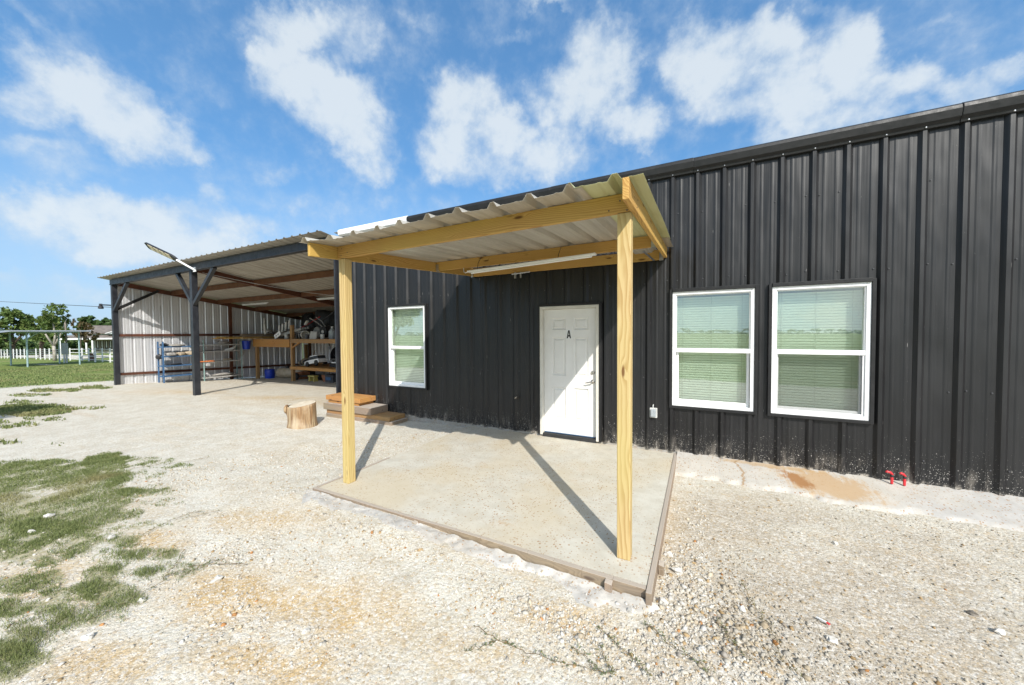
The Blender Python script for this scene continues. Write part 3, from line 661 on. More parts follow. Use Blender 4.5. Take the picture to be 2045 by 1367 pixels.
def sheet(mb, fn, u0, u1, v0, v1, s=0.305, phase=0.0, h=0.032, minor=True, holes=(), vextra=()):
    """fn(u, v, n) -> point; holes = (ua, ub, va, vb) left open"""
    us = rib_samples(u0, u1, s, phase, minor, [e for q in holes for e in q[:2]])
    mb.sheet = True
    vs_all = sorted({round(v0, 4), round(v1, 4)} | {round(e, 4) for e in vextra} | {round(e, 4) for q in holes for e in q[2:]})
    idx = {}
    def vid(i, j):
        if (i, j) not in idx:
            idx[(i, j)] = len(mb.v); mb.v.append(tuple(fn(us[i], vs_all[j], rib_prof(us[i], s, phase, h, minor))))
        return idx[(i, j)]
    for i in range(len(us) - 1):
        um = (us[i] + us[i + 1]) / 2
        for j in range(len(vs_all) - 1):
            vm = (vs_all[j] + vs_all[j + 1]) / 2
            if any(q[0] < um < q[1] and q[2] < vm < q[3] for q in holes): continue
            mb.f.append((vid(i, j), vid(i + 1, j), vid(i + 1, j + 1), vid(i, j + 1)))
    return mb

# ------------------------------------------------------------------ main metal building
PH = 1.80
bld = thing('metal_building', 'long black ribbed metal building with white windows and a white door', 'building', (0, 0, 0))
WIN = [(-0.328, 0.621, 0.679, 2.245, False), (0.799, 1.712, 0.679, 2.245, True), (-5.702, -4.728, 0.628, 2.245, False)]
DOOR = (-2.315, -1.345, 0.03, 2.12)
holes = [(w[0], w[1], w[2], w[3]) for w in WIN] + [DOOR]
mb = sheet(MB(), lambda u, v, n: (u, -n, v), -7.30, 8.0, 0.035, 3.86, 0.305, PH, 0.032, True, holes)
mb.build('wall_panel', 'black_metal', bld)
# sides, rear, roof, interior
mb = MB(); mb.box(-7.30, -7.26, 0.012, 8.9, -0.3, 3.75); mb.box(7.96, 8.0, 0.012, 8.9, -0.3, 3.75); mb.box(-7.3, 8.0, 8.9, 8.95, -0.5, 3.2)
mb.build('rear_wall', 'black_trim', bld)
mb = MB(); mb.hexa([(-7.34, -0.03, 3.985), (8.1, -0.03, 3.985), (8.1, 9.0, 2.62), (-7.34, 9.0, 2.62)], [(-7.34, -0.03, 3.99), (8.1, -0.03, 3.99), (8.1, 9.0, 2.66), (-7.34, 9.0, 2.66)])
mb.build('roof', 'galv_roof', bld)
mb = MB(); mb.box(-7.26, 7.96, 0.14, 8.9, -0.02, 0.0); mb.build('interior_floor', 'interior_floor', bld)
mb = MB(); mb.box(-7.255, 7.955, 3.0, 3.03, 0.0, 2.6); mb.build('partition', 'drywall', bld)
mb = MB(); mb.box(-7.255, 7.955, 0.14, 3.0, 2.45, 2.47); mb.build('ceiling', 'drywall', bld)
mb = MB()
xs_ = sorted(WIN + [DOOR + (0,)], key=lambda w: w[0]); x_ = -7.255
for w in xs_:
    mb.box(x_, w[0] - 0.01, 0.105, 0.14, 0.0, 2.45)
    mb.box(w[0] - 0.01, w[1] + 0.01, 0.105, 0.14, w[3] + 0.01, 2.45)
    if w[2] > 0.2: mb.box(w[0] - 0.01, w[1] + 0.01, 0.105, 0.14, 0.0, w[2] - 0.01)
    x_ = w[1] + 0.01
mb.box(x_, 7.955, 0.105, 0.14, 0.0, 2.45)
mb.build('inner_wall', 'drywall', bld)
# footing under the sheet
mb = MB(); mb.box(-7.30, 8.0, 0.004, 0.30, -0.5, 0.045); mb.build('footing', 'footing_concrete', bld)
# eave trim: black length and the bare white length
prof = [(0.03, 3.815), (-0.042, 3.815), (-0.050, 3.845), (-0.082, 3.872), (-0.098, 3.945), (-0.090, 3.985), (-0.06, 4.005), (0.03, 4.012)]
mb = MB(); segs = [(-5.11, -2.1, 0), (-2.1, -0.08, 0.003), (-0.08, 2.35, 0.0), (2.35, 5.4, 0.003), (5.4, 8.05, 0)]
for a, b, g in segs:
    mb.prism([(y - g, z + g) for y, z in prof], lambda u, v, k, a=a, b=b: (a + 0.001 if k == 0 else b, u, v))
mb.build('eave_trim', 'black_trim', bld, bevel=0.006)
prof2 = [(0.03, 3.87), (-0.03, 3.87), (-0.075, 3.90), (-0.085, 3.985), (-0.05, 4.02), (0.03, 4.03)]
mb = MB(); mb.prism(prof2, lambda u, v, k: (-7.15 if k == 0 else -5.12, u, v)); mb.build('eave_trim', 'white_trim', bld, label='bare white length of eave trim', bevel=0.004)
mb = MB(); mb.box(-7.345, -7.302, -0.05, 0.03, -0.2, 3.85); mb.build('corner_trim', 'charcoal_paint', bld)
# screws
mb = MB(); rg = random.Random(3)
k0 = int((-7.2 - PH) / 0.305); 
for zrow in (0.28, 1.05, 2.40, 3.3):
    for k in range(k0, 18):
        for o in (0.062, -0.068):
            x = PH + k * 0.305 + o
            if any(h[0] - 0.05 < x < h[1] + 0.05 and h[2] - 0.06 < zrow < h[3] + 0.06 for h in holes): continue
            if rg.random() < 0.45 or x > 3.4: continue
            zz_ = zrow + rg.uniform(-.02, .02)
            mb.lathe([(0.0085, 0.0), (0.0085, -0.003), (0.005, -0.006), (0.005, -0.009)], (x + rg.uniform(-.008, .008), -0.001, zz_), 6, 'y')
mb.build('wall_screws', 'grey_dark', bld, kind='stuff')
mb = MB()
for k in range(k0, 18, 1):
    x = PH + k * 0.305
    if x < 4 and (k % 2 == 0 or x > -1): mb.lathe([(0.009, 0.0), (0.009, -0.004), (0.005, -0.009)], (x, -0.045, 3.832), 6, 'y')
mb.build('trim_screws', 'zinc', bld, kind='stuff')

def make_window(x0, x1, z0, z1, screen, head_to=None):
    w = x1 - x0; zm = z0 + (z1 - z0) * 0.49
    ft = 0.042
    mb = MB()
    y0, y1 = -0.034, 0.06
    mb.box(x0, x0 + ft, y0, y1, z0, z1); mb.box(x1 - ft, x1, y0, y1, z0, z1)
    mb.box(x0 + ft, x1 - ft, y0, y1, z1 - ft, z1); mb.box(x0 + ft, x1 - ft, y0, y1, z0, z0 + ft)
    mb.box(x0 + ft, x1 - ft, y0 + 0.004, y1 - 0.02, zm - 0.028, zm + 0.028)
    win = mb.build('window', 'vinyl', bld, bevel=0.003)
    # upper glazing stop + lower sash
    mb = MB(); a, b = x0 + ft, x1 - ft
    for (p, q, r_, s_) in ((a, a + 0.012, zm + 0.028, z1 - ft), (b - 0.012, b, zm + 0.028, z1 - ft)): mb.box(p, q, -0.02, 0.03, r_, s_)
    mb.box(a + 0.012, b - 0.012, -0.02, 0.03, z1 - ft - 0.012, z1 - ft)
    mb.build('glazing_stop', 'vinyl', win)
    st = 0.036
    mb = MB(); ys, ye = 0.012, 0.05
    mb.box(a + 0.006, a + st, ys, ye, z0 + ft, zm - 0.028); mb.box(b - st, b - 0.006, ys, ye, z0 + ft, zm - 0.028)
    mb.box(a + st, b - st, ys, ye, z0 + ft, z0 + ft + st + 0.01)
    mb.build('sash', 'vinyl', win, bevel=0.002)
    mb = MB(); mb.box(a + 0.012, b - 0.012, 0.008, 0.012, zm + 0.028, z1 - ft - 0.012); mb.build('pane', 'window_glass', win)
    mb = MB(); mb.box(a + st, b - st, 0.034, 0.038, z0 + ft + st + 0.01, zm - 0.028); mb.build('pane', 'window_glass', win)
    if screen:
        mb = MB(); mb.box(a + 0.02, b - 0.02, -0.012, -0.010, z0 + ft + 0.02, zm - 0.03); mb.build('insect_screen', 'insect_screen', win)
        mb = MB()
        mb.box(a + 0.001, a + 0.02, -0.02, -0.002, z0 + ft + 0.001, zm - 0.029); mb.box(b - 0.02, b - 0.001, -0.02, -0.002, z0 + ft + 0.001, zm - 0.029)
        mb.box(a + 0.02, b - 0.02, -0.02, -0.002, z0 + ft + 0.001, z0 + ft + 0.02); mb.build('screen_frame', 'vinyl', win)
    # reveal inside the wall
    mb = MB()
    mb.box(x0 - 0.009, x0 + 0.012, 0.061, 0.15, z0, z1); mb.box(x1 - 0.012, x1 + 0.009, 0.061, 0.15, z0, z1)
    mb.box(x0 + 0.012, x1 - 0.012, 0.061, 0.15, z0 - 0.009, z0 + 0.012); mb.box(x0 + 0.012, x1 - 0.012, 0.061, 0.15, z1 - 0.012, z1 + 0.009)
    mb.build('reveal', 'drywall', win)
    # blind: closed slats with cords
    mb = MB(); zz_ = z0 + 0.035; pitch = 0.0335
    while zz_ < z1 - 0.06:
        sag = 0.0
        mb.hexa([(x0 + 0.018, 0.128, zz_ - 0.0145), (x1 - 0.018, 0.128, zz_ - 0.0145), (x1 - 0.018, 0.112, zz_ + 0.0160), (x0 + 0.018, 0.112, zz_ + 0.0160)],
                [(x0 + 0.018, 0.130, zz_ - 0.0145), (x1 - 0.018, 0.130, zz_ - 0.0145), (x1 - 0.018, 0.114, zz_ + 0.0160), (x0 + 0.018, 0.114, zz_ + 0.0160)])
        zz_ += pitch
    mb.build('blind', 'blind_slat', win)
    mb = MB(); mb.box(x0 + 0.015, x1 - 0.015, 0.10, 0.14, z1 - 0.052, z1 - 0.014); mb.build('blind_headrail', 'vinyl', win)
    mb = MB()
    for fx in (0.13, 0.5, 0.87):
        x = x0 + w * fx; mb.box(x - 0.0015, x + 0.0015, 0.108, 0.110, z0 + 0.03, z1 - 0.05)
    mb.build('blind_cord', 'box_grey', win)
    # black trim round the opening
    t = 0.036; e = 0.048; mb = MB()
    mb.box(x0 - t, x0 - 0.001, -e, 0.01, z0 - t, z1 + t); mb.box(x1 + 0.001, x1 + t, -e, 0.01, z0 - t, z1 + t)
    mb.box(x0 - 0.001, x1 + 0.001, -e, 0.01, z0 - t, z0 - 0.001); mb.box(x0 - 0.001, x1 + 0.001, -e - 0.012, 0.01, z1 + 0.001, z1 + t + 0.008)
    mb.build('window_trim', 'black_trim', win, bevel=0.003)
    return win
for (x0, x1, z0, z1, sc) in WIN: make_window(x0, x1, z0, z1, sc)
# ---- door
def make_door():
    x0, x1, z0, z1 = DOOR; j = 0.045
    mb = MB()
    mb.box(x0, x0 + j, -0.036, 0.11, z0, z1); mb.box(x1 - j, x1, -0.036, 0.11, z0, z1); mb.box(x0 + j, x1 - j, -0.036, 0.11, z1 - j, z1)
    mb.box(x0 + j, x0 + j + 0.012, 0.086, 0.11, z0, z1 - j); mb.box(x1 - j - 0.012, x1 - j, 0.086, 0.11, z0, z1 - j)
    fr = mb.build('door_frame', 'jamb_paint', bld, bevel=0.003)
    a, b, c, d = x0 + j + 0.003, x1 - j - 0.003, z0 + 0.03, z1 - j - 0.003
    yf = 0.042
    w = b - a; h = d - c
    mb = MB()
    xs = [a, a + 0.155 * w, a + 0.425 * w, a + 0.575 * w, a + 0.845 * w, b]
    zs = [c, c + 0.115 * h, c + 0.375 * h, c + 0.468 * h, c + 0.775 * h, c + 0.835 * h, c + 0.93 * h, d]
    for i in range(5):
        for k in range(7):
            p = (xs[i], xs[i + 1], zs[k], zs[k + 1])
            if i in (1, 3) and k in (1, 3, 5):
                rings = [(0, 0), (0.003, 0.010), (0.016, 0.020), (0.030, 0.020), (0.048, 0.006)]
                vs = []
                for ins, dp in rings:
                    vs += [(p[0] + ins, yf + dp, p[2] + ins), (p[1] - ins, yf + dp, p[2] + ins), (p[1] - ins, yf + dp, p[3] - ins), (p[0] + ins, yf + dp, p[3] - ins)]
                fs = []
                for r_ in range(len(rings) - 1):
                    for q in range(4):
                        u = r_ * 4 + q; u2 = r_ * 4 + (q + 1) % 4
                        fs.append((u, u2, u2 + 4, u + 4))
                n = (len(rings) - 1) * 4; fs.append((n, n + 1, n + 2, n + 3))
                mb.add(vs, fs)
            else:
                mb.add([(p[0], yf, p[2]), (p[1], yf, p[2]), (p[1], yf, p[3]), (p[0], yf, p[3])], [(0, 1, 2, 3)])
    mb.sheet = True
    mb.box(a, b, yf + 0.022, yf + 0.042, c, d)
    mb.box(a, a + 0.002, yf + 0.0005, yf + 0.0215, c, d); mb.box(b - 0.002, b, yf + 0.0005, yf + 0.0215, c, d)
    dr = mb.build('door', 'door_paint', bld)
    # letter A on a white sticker
    lx, lz = a + 0.485 * w, c + 0.80 * h
    mb = MB(); mb.box(lx - 0.043, lx + 0.043, yf - 0.0012, yf - 0.0002, lz - 0.072, lz + 0.072); mb.build('letter_sticker', 'sticker_white', dr)
    mb = MB(); H = 0.064
    def lp(poly): mb.prism(poly, lambda u, v, k: (lx + u, yf - 0.0016 - 0.0012 * k, lz + v))
    lp([(-0.036, -H), (-0.016, -H), (-0.0002, H * .62), (-0.0002, H), (-0.0115, H)]); lp([(0.036, -H), (0.0115, H), (0.0002, H), (0.0002, H * .62), (0.016, -H)])
    lp([(-0.0215, -0.036), (0.0215, -0.036), (0.0165, -0.014), (-0.0165, -0.014)])
    mb.build('letter', 'black_ink', dr)
    # lock and lever
    hx = b - 0.065
    mb = MB(); mb.lathe([(0.030, 0), (0.030, -0.010), (0.024, -0.018), (0.017, -0.020), (0.015, -0.028)], (hx, yf, c + 0.505 * h), 20, 'y')
    mb.build('deadbolt', 'nickel', dr, smooth=True, autosmooth=True)
    mb = MB(); z_ = c + 0.435 * h
    mb.lathe([(0.032, 0), (0.032, -0.008), (0.022, -0.014), (0.011, -0.018), (0.011, -0.05)], (hx, yf, z_), 20, 'y')
    mb.tube([(hx, yf - 0.05, z_), (hx - 0.03, yf - 0.054, z_ - 0.004), (hx - 0.075, yf - 0.052, z_ - 0.016), (hx - 0.105, yf - 0.048, z_ - 0.022)], [0.011, 0.0105, 0.0095, 0.008], 10)
    mb.build('handle', 'nickel', dr, smooth=True, autosmooth=True)
    mb = MB(); mb.box(a, b, yf - 0.004, yf - 0.0003, c, c + 0.012); mb.build('door_sweep', 'blue_paint', dr)
    mb = MB(); mb.box(x0 + j, x1 - j, -0.03, 0.12, z0 - 0.03, z0 + 0.024); mb.build('threshold', 'dark_rubber', bld)
    t = 0.03; e = 0.046; mb = MB()
    mb.box(x0 - t, x0 - 0.001, -e, 0.01, z0, z1 + t); mb.box(x1 + 0.001, x1 + t + 0.01, -e, 0.01, z0, z1 + t)
    mb.box(x0 - 0.001, x1 + 0.001, -e - 0.01, 0.01, z1 + 0.001, z1 + t + 0.01)
    mb.build('door_trim', 'black_trim', bld, bevel=0.003)
make_door()
# outlet box, hose plug, valves
t_ = thing('outlet_box', 'small grey weatherproof outlet box on the black wall beside the porch post', 'outlet', (-0.57, 0, 0.55))
mb = MB(); mb.box(-0.62, -0.52, -0.045, 0.0, 0.48, 0.62); mb.build('box_body', 'box_grey', t_, bevel=0.008)
mb = MB(); mb.box(-0.605, -0.535, -0.075, -0.046, 0.495, 0.605); mb.build('cover', 'jar_clear', t_, bevel=0.012)
mb = MB(); mb.tube([(-0.575, -0.03, 0.62), (-0.575, -0.03, 0.65), (-0.573, -0.004, 0.66)], 0.008, 6); mb.build('conduit', 'box_grey', t_)
t_ = thing('wall_plug', 'small dark round pipe plug low on the black wall left of the door', 'pipe plug', (-2.75, 0, 0.60))
mb = MB(); mb.lathe([(0.036, 0), (0.036, -0.012), (0.024, -0.018), (0.024, -0.05), (0.012, -0.055)], (-2.75, 0, 0.60), 14, 'y'); mb.build('flange', 'chain_dark', t_)
mb = MB(); mb.bar((-2.77, -0.05, 0.585), (-2.72, -0.07, 0.62), 0.012, 0.012); mb.build('stub', 'nickel', t_)
for i, (vx, dx, lab) in enumerate(((1.885, -0.055, 'red handled water valve by the rust stain, left one of a pair'), (1.985, -0.04, 'red handled water valve, right one of a pair at the wall base'))):
    zb = 0.02
    v_ = thing('water_valve', lab, 'valve', (vx, -0.10, zb), 'red water valves at the wall base')
    mb = MB(); mb.lathe([(0.012, 0), (0.0125, 0.05), (0.011, 0.075)], (vx, -0.10, zb), 12); mb.build('pipe', 'red_plastic', v_, smooth=True, autosmooth=True)
    mb = MB(); mb.lathe([(0.012, 0.073), (0.016, 0.078), (0.016, 0.092), (0.010, 0.10)], (vx, -0.10, zb), 12); mb.build('stem', 'dark_rubber', v_)
    mb = MB(); mb.tube([(vx + 0.006, -0.10, zb + 0.098), (vx - 0.012, -0.104, zb + 0.122), (vx + dx * .8, -0.112, zb + 0.132), (vx + dx * .8 - 0.012, -0.115, zb + 0.126)], [0.010, 0.012, 0.012, 0.009], 10); mb.build('handle', 'red_plastic', v_, smooth=True)

# ------------------------------------------------------------------ slab, forms, apron
mb = MB()
nx, ny = 40, 36
SX0, SX1, SY0 = -3.74, -0.302, -2.958
vs = []; fs = []
for j in range(ny + 1):
    for i in range(nx + 1):
        x = SX0 + (SX1 - SX0) * i / nx; y = SY0 + (0.003 - SY0) * j / ny
        vs.append((x, y, 0.0 + 0.004 * (float(fbm(np.array(x * 1.5), np.array(y * 1.5), 3, 5)) - 0.5)))
for j in range(ny):
    for i in range(nx):
        a = j * (nx + 1) + i; fs.append((a, a + 1, a + nx + 2, a + nx + 1))
mb.add(vs, fs)
ring = [j_ for j_ in range(nx + 1)] + [nx + (nx + 1) * k for k in range(1, ny + 1)] + [ny * (nx + 1) + i for i in range(nx - 1, -1, -1)] + [(nx + 1) * k for k in range(ny - 1, 0, -1)]
low = len(mb.v)
for r_ in ring: q = mb.v[r_]; mb.v.append((q[0], q[1], -0.3))
for i in range(len(ring)): mb.f.append((ring[i], low + i, low + (i + 1) % len(ring), ring[(i + 1) % len(ring)]))
mb.build('patio_slab', 'slab_concrete', None, kind='structure')
mb = MB()
n = 16; pts = [(-3.78 + (3.478) * i / n) for i in range(n + 1)]
for i in range(n):
    x0, x1 = pts[i], pts[i + 1]
    w0, w1 = 0.006 * math.sin(x0 * 2.2), 0.006 * math.sin(x1 * 2.2)
    z0, z1 = 0.002 + 0.003 * math.sin(x0 * 3.1), 0.002 + 0.003 * math.sin(x1 * 3.1)
    mb.hexa([(x0, -2.962, -0.2), (x1, -2.962, -0.2), (x1, -2.962, z1), (x0, -2.962, z0)], [(x0, -3.0 + w0, -0.2), (x1, -3.0 + w1, -0.2), (x1, -3.0 + w1, z1), (x0, -3.0 + w0, z0)])
tag(mb.build('form_board', 'weathered_x', None, bevel=0.003), 'long weathered form board along the front edge of the patio slab', 'board', 'form boards left round the slab')
mb = MB(); mb.box(-0.299, -0.261, -3.045, -0.01, -0.2, 0.008)
tag(mb.build('form_board', 'weathered_y', None, bevel=0.004), 'weathered form board running from the wall along the right edge of the patio slab', 'board', 'form boards left round the slab')
mb = MB(); mb.box(-3.782, -3.743, -2.955, -1.9, -0.2, 0.004)
tag(mb.build('form_board', 'weathered_y', None, bevel=0.003), 'short weathered form board edging the slab beside the left porch post', 'board', 'form boards left round the slab')
for (x0, x1, y0, y1, zt, lab) in ((-2.30, -2.255, -3.046, -3.008, -0.005, 'short dark wooden stake against the middle of the front form board'),
                                   (-0.565, -0.515, -3.05, -3.004, -0.005, 'wooden stake holding the front form board near the corner below the right post'),
                                   (-0.258, -0.218, -2.66, -2.60, -0.02, 'wooden stake on the gravel side of the right form board')):
    mb = MB(); xm = (x0 + x1) / 2
    mb.hexa([(x0, y0, -0.05), (x1, y0, -0.05), (x1, y1, -0.05), (x0, y1, -0.05)], [(x0, y0, zt), (x1, y0, zt - 0.008), (x1, y1, zt), (x0, y1, zt + 0.004)])
    mb.hexa([(xm - .004, y0 + .01, -0.35), (xm + .004, y0 + .01, -0.35), (xm + .004, y1 - .01, -0.35), (xm - .004, y1 - .01, -0.35)], [(x0, y0, -0.0502), (x1, y0, -0.0502), (x1, y1, -0.0502), (x0, y1, -0.0502)])
    tag(mb.build('wooden_stake', 'weathered_z', None, bevel=0.003), lab, 'stake', 'stakes holding the form boards')
def height_patch(name, mat, x0, x1, y0, y1, step, hf):
    xs = np.arange(x0, x1 + 1e-6, step); ys = np.arange(y0, y1 + 1e-6, step)
    X, Y = np.meshgrid(xs, ys); H = hf(X, Y); nx, ny = len(xs), len(ys)
    m_ = MB(); m_.sheet = True
    m_.v = np.stack([X.ravel(), Y.ravel(), H.ravel()], 1).tolist()
    i = np.arange(nx - 1)[None, :] + nx * np.arange(ny - 1)[:, None]
    m_.f = [tuple(q) for q in np.stack([i, i + 1, i + nx + 1, i + nx], -1).reshape(-1, 4).tolist()]
    return m_.build(name, mat, None, smooth=True, kind='structure')
def apron_h(X, Y):
    edge = -0.60 - 0.05 * (fbm(X * 1.3, X * 0 + 2, 3, 4) - 0.5) * 4
    t = Y / edge
    top = 0.032 - 0.115 * t + (fbm(X * 2.5, Y * 2.5, 3, 8) - 0.5) * 0.012
    drop = np.clip((t - 0.90 - 0.22 * (fbm(X * 9, Y * 9, 4, 14) - 0.5)) / 0.3, 0, 1)
    return top - 0.16 * drop
height_patch('concrete_apron', 'apron_concrete', -0.26, 4.6, -0.86, 0.002, 0.02, apron_h)
def spill_h(X, Y):
    g = zg(X, Y)
    wid = np.interp(X, [-3.9, -3.6, -2.6, -1.8, -1.2, -0.95, -0.7, -0.35, -0.2], [0.0, 0.24, 0.17, 0.20, 0.13, 0.06, 0.27, 0.20, 0.0])
    d = (-3.002 - Y) / np.maximum(wid, 1e-3)
    d = d + (fbm(X * 6, Y * 6, 4, 31) - 0.5) * 0.9
    bump = (fbm(X * 12, Y * 12, 4, 33) - 0.5) * 0.04
    top = np.interp(X, [-3.9, -3.0, -2.0, -1.4, -1.0, -0.3], [-0.012, -0.012, -0.018, -0.032, -0.05, -0.068]) + bump * 1.0 - 0.022 * np.clip(d, 0, 1)
    k = np.clip((1.0 - d) / 0.35, 0, 1)
    return np.where(d < 1, (g - 0.004) * (1 - k) + np.maximum(top, g + 0.003) * k, g - 0.05)
height_patch('concrete_spill', 'spill_concrete', -3.95, -0.15, -3.42, -3.003, 0.015, spill_h)

# ------------------------------------------------------------------ porch
PW = 0.097
porch = thing('porch_canopy', 'open porch of yellow pine posts and beams under a ribbed sheet roof', 'porch', (-2.05, -1.5, 0))
for x in (-3.61, -0.541):
    mb = MB(); mb.box(x, x + PW, -2.75, -2.75 + PW, 0.0, 2.545 if x < -1 else 2.572); mb.build('post', 'post_pine_z', porch, bevel=0.006)
RB = lambda y, xf: (2.54 + (0.222 - 0.046 * (1 - xf)) * 0 + (0.066 if xf < .5 else 0.058) * (y + 3.08) + (-0.02 if xf < .5 else 0.01))  # rafter underside
def rafter(x0, x1, xf):
    mb = MB(); pts = []
    for y in (-3.08, -0.003):
        z = RB(y, xf); pts.append([(x0, y, z), (x1, y, z), (x1, y, z + 0.14), (x0, y, z + 0.14)])
    mb.hexa(pts[0], pts[1]); mb.build('rafter', 'pine_y', porch, bevel=0.004)
rafter(-3.658, -3.62, 0); rafter(-0.444, -0.404, 1)
mb = MB(); mb.hexa([(-3.618, -2.753, 2.548), (-0.446, -2.753, 2.575), (-0.446, -2.713, 2.575), (-3.618, -2.713, 2.548)], [(-3.618, -2.753, 2.684), (-0.446, -2.753, 2.712), (-0.446, -2.713, 2.712), (-3.618, -2.713, 2.684)])
mb.build('front_beam', 'pine_x', porch, bevel=0.004)
mb = MB(); mb.hexa([(-3.618, -1.04, 2.665), (-0.446, -1.04, 2.675), (-0.446, -1.0, 2.675), (-3.618, -1.0, 2.665)], [(-3.618, -1.04, 2.795), (-0.446, -1.04, 2.808), (-0.446, -1.0, 2.808), (-3.618, -1.0, 2.795)])
mb.build('middle_beam', 'pine_x', porch, bevel=0.004)
mb = MB(); mb.box(-3.618, -0.446, -0.074, -0.034, 2.70, 2.84); mb.build('ledger', 'pine_x', porch, bevel=0.004)
for (x, y, z, sx) in ((-3.618, -1.04, 2.66, 1), (-0.446, -1.04, 2.672, -1), (-3.618, -0.076, 2.695, 1), (-0.446, -0.076, 2.695, -1)):
    mb = MB(); a, b = sorted((x + sx * 0.002, x + sx * 0.05)); mb.box(a, b, y - 0.006, y - 0.002, z, z + 0.10); mb.box(a, b, y - 0.006, y + 0.04, z - 0.004, z - 0.001)
    mb.build('joist_hanger', 'zinc', porch)
mb = MB(); mb.bar((-0.60, -0.9, 2.665), (-0.56, -0.10, 2.69), 0.03, 0.004); mb.build('strap_tie', 'zinc', porch)
mb = MB()
for (x, z) in ((-0.47, 2.585), (-0.465, 2.64), (-0.60, 2.60), (-3.56, 2.58), (-3.55, 2.65), (-3.46, 2.60), (-0.52, 2.66)):
    mb.lathe([(0.006, 0), (0.006, -0.002)], (x, -2.7535, z), 6, 'y')
for (y, z) in ((-2.73, 2.60), (-2.70, 2.66), (-1.02, 2.72), (-1.0, 2.78), (-0.06, 2.76)):
    mb.lathe([(0.006, 0), (0.006, 0.002)], (-0.4037, y, z), 6, 'x')
mb.build('nail_heads', 'grey_dark', porch, kind='stuff')
def roof_fn(zoff=0.0, tw=0.0):
    def fn(u, v, n):
        xf = (u + 3.66) / 3.26; s = 0.066 * (1 - xf) + 0.058 * xf
        z = 2.54 + 0.143 - 0.022 * (1 - xf) + 0.013 * xf + s * (v + 3.08) + zoff
        wav = 0.004 * math.sin(u * 7.0 + v * 1.3) + 0.003 * math.sin(v * 4 + u * 2)
        return (u + 0.003 * math.sin(v * 3), v + (0.015 * math.sin(u * 3.7) + 0.010 * math.sin(u * 11) - 0.07 * max(0.0, -3.1 - u) / 0.6 if v < -2.99 else 0), z + n * 1.28 + wav)
    return fn
vex = [-3.03 + 0.3 * k for k in range(1, 10)]
mb = sheet(MB(), roof_fn(), -3.74, -0.72, -3.035, -0.05, 0.316, -0.498, 0.034, True, (), vex)
mb.build('roof_sheet', 'porch_sheet', porch, solid=0.0016)
mb = sheet(MB(), roof_fn(0.0035), -0.815, -0.318, -3.045, -0.62, 0.316, -0.498, 0.034, True, (), vex[:-1])
mb.build('roof_sheet', 'fiberglass', porch, solid=0.0016, label='yellow green translucent roof sheet')
mb = sheet(MB(), roof_fn(-0.003), -0.815, -0.322, -0.75, -0.05, 0.316, -0.498, 0.034, True, (), [-0.5, -0.3])
mb.build('roof_sheet', 'porch_sheet', porch, solid=0.0016, label='short bare sheet beyond the yellow one')
# short lights and the hanging tube lamp
lamp = thing('tube_lamp', 'long white tube lamp hanging by thin chains under the porch roof', 'lamp', (-2.1, -1.17, 2.64))
mb = MB(); A, B = Vector((-2.93, -1.17, 2.575)), Vector((-1.10, -1.17, 2.635))
mb.bar(A, B, 0.075, 0.024); mb.build('lamp_housing', 'lamp_white', lamp, bevel=0.006)
mb = MB(); mb.tube([A + Vector((0.05, 0, -0.022)), B + Vector((-0.05, 0, -0.022))], 0.013, 10); mb.build('tube', 'lamp_white', lamp, smooth=True, autosmooth=True)
for x in (-2.78, -1.58):
    z = 2.58 + (x + 2.93) * 0.0328
    mb = MB(); mb.tube([(x, -1.17, z + 0.012), (x + 0.004, -1.15, 2.69), (x, -1.05, 2.80)], 0.004, 5); mb.build('chain', 'chain_dark', lamp)
mb = MB(); mb.tube([(-2.93, -1.17, 2.575), (-2.99, -1.16, 2.565), (-3.06, -1.1, 2.60), (-3.10, -1.045, 2.66)], 0.006, 6); mb.build('cord', 'lamp_white', lamp)
clampo = thing('beam_clamp', 'small galvanised clamp hanging under the ledger by the tube lamp', 'clamp', (-2.66, -0.15, 2.66))
for x_, w_ in ((-2.72, .03), (-2.62, .022)):
    mb = MB(); mb.bar((x_, -0.1, 2.70), (x_, -0.1, 2.605), w_, w_); mb.build('bracket', 'zinc', clampo)
mb = MB(); mb.tube([(-2.78, -0.11, 2.675), (-2.45, -0.11, 2.69)], 0.012, 8); mb.build('rod', 'zinc', clampo)
tag(sheet(MB(), lambda u, v, n: (-0.93 + u, v, 2.72 + n + 0.06 * (v + 1.0)), 0, 0.42, -0.70, -0.3, 0.305, 0.1).build('sheet_offcut', 'porch_sheet', None, solid=0.0016), 'short galvanised sheet offcut tucked between ledger and middle beam at the right end', 'metal sheet')

# ------------------------------------------------------------------ timber steps and log
st = thing('timber_steps', 'three stacked weathered timber steps against the black wall left of the window', 'steps', (-6.2, -0.25, Z(-6.2, -0.25)))
def slab_t(name, x0, x1, y0, y1, z0, z1, mat, lab=None): mb = MB(); mb.box(x0, x1, y0, y1, z0, z1); mb.build(name, mat, st, bevel=0.006, label=lab)
slab_t('bottom_beam', -7.12, -5.20, -0.47, -0.04, -0.16, 0.0, 'weathered_x')
slab_t('lower_step', -7.12, -5.27, -0.455, -0.04, 0.001, 0.085, 'old_pine_x')
slab_t('middle_step', -7.18, -5.74, -0.49, -0.04, 0.086, 0.225, 'weathered_x')
slab_t('upper_riser', -7.10, -6.16, -0.425, -0.04, 0.226, 0.285, 'orange_x')
slab_t('upper_step', -7.14, -6.09, -0.455, -0.04, 0.286, 0.385, 'orange_x', 'bright orange top step')
lg = thing('log_stump', 'short upright sawn log with a knot on the gravel beside the steps', 'log', (-6.78, -1.20, Z(-6.78, -1.2)))
gz = Z(-6.78, -1.2) - 0.03
vs = []; N_ = 40; hs = [0, 0.04, 0.12, 0.22, 0.32, 0.40, 0.445, 0.455]
mb = MB()
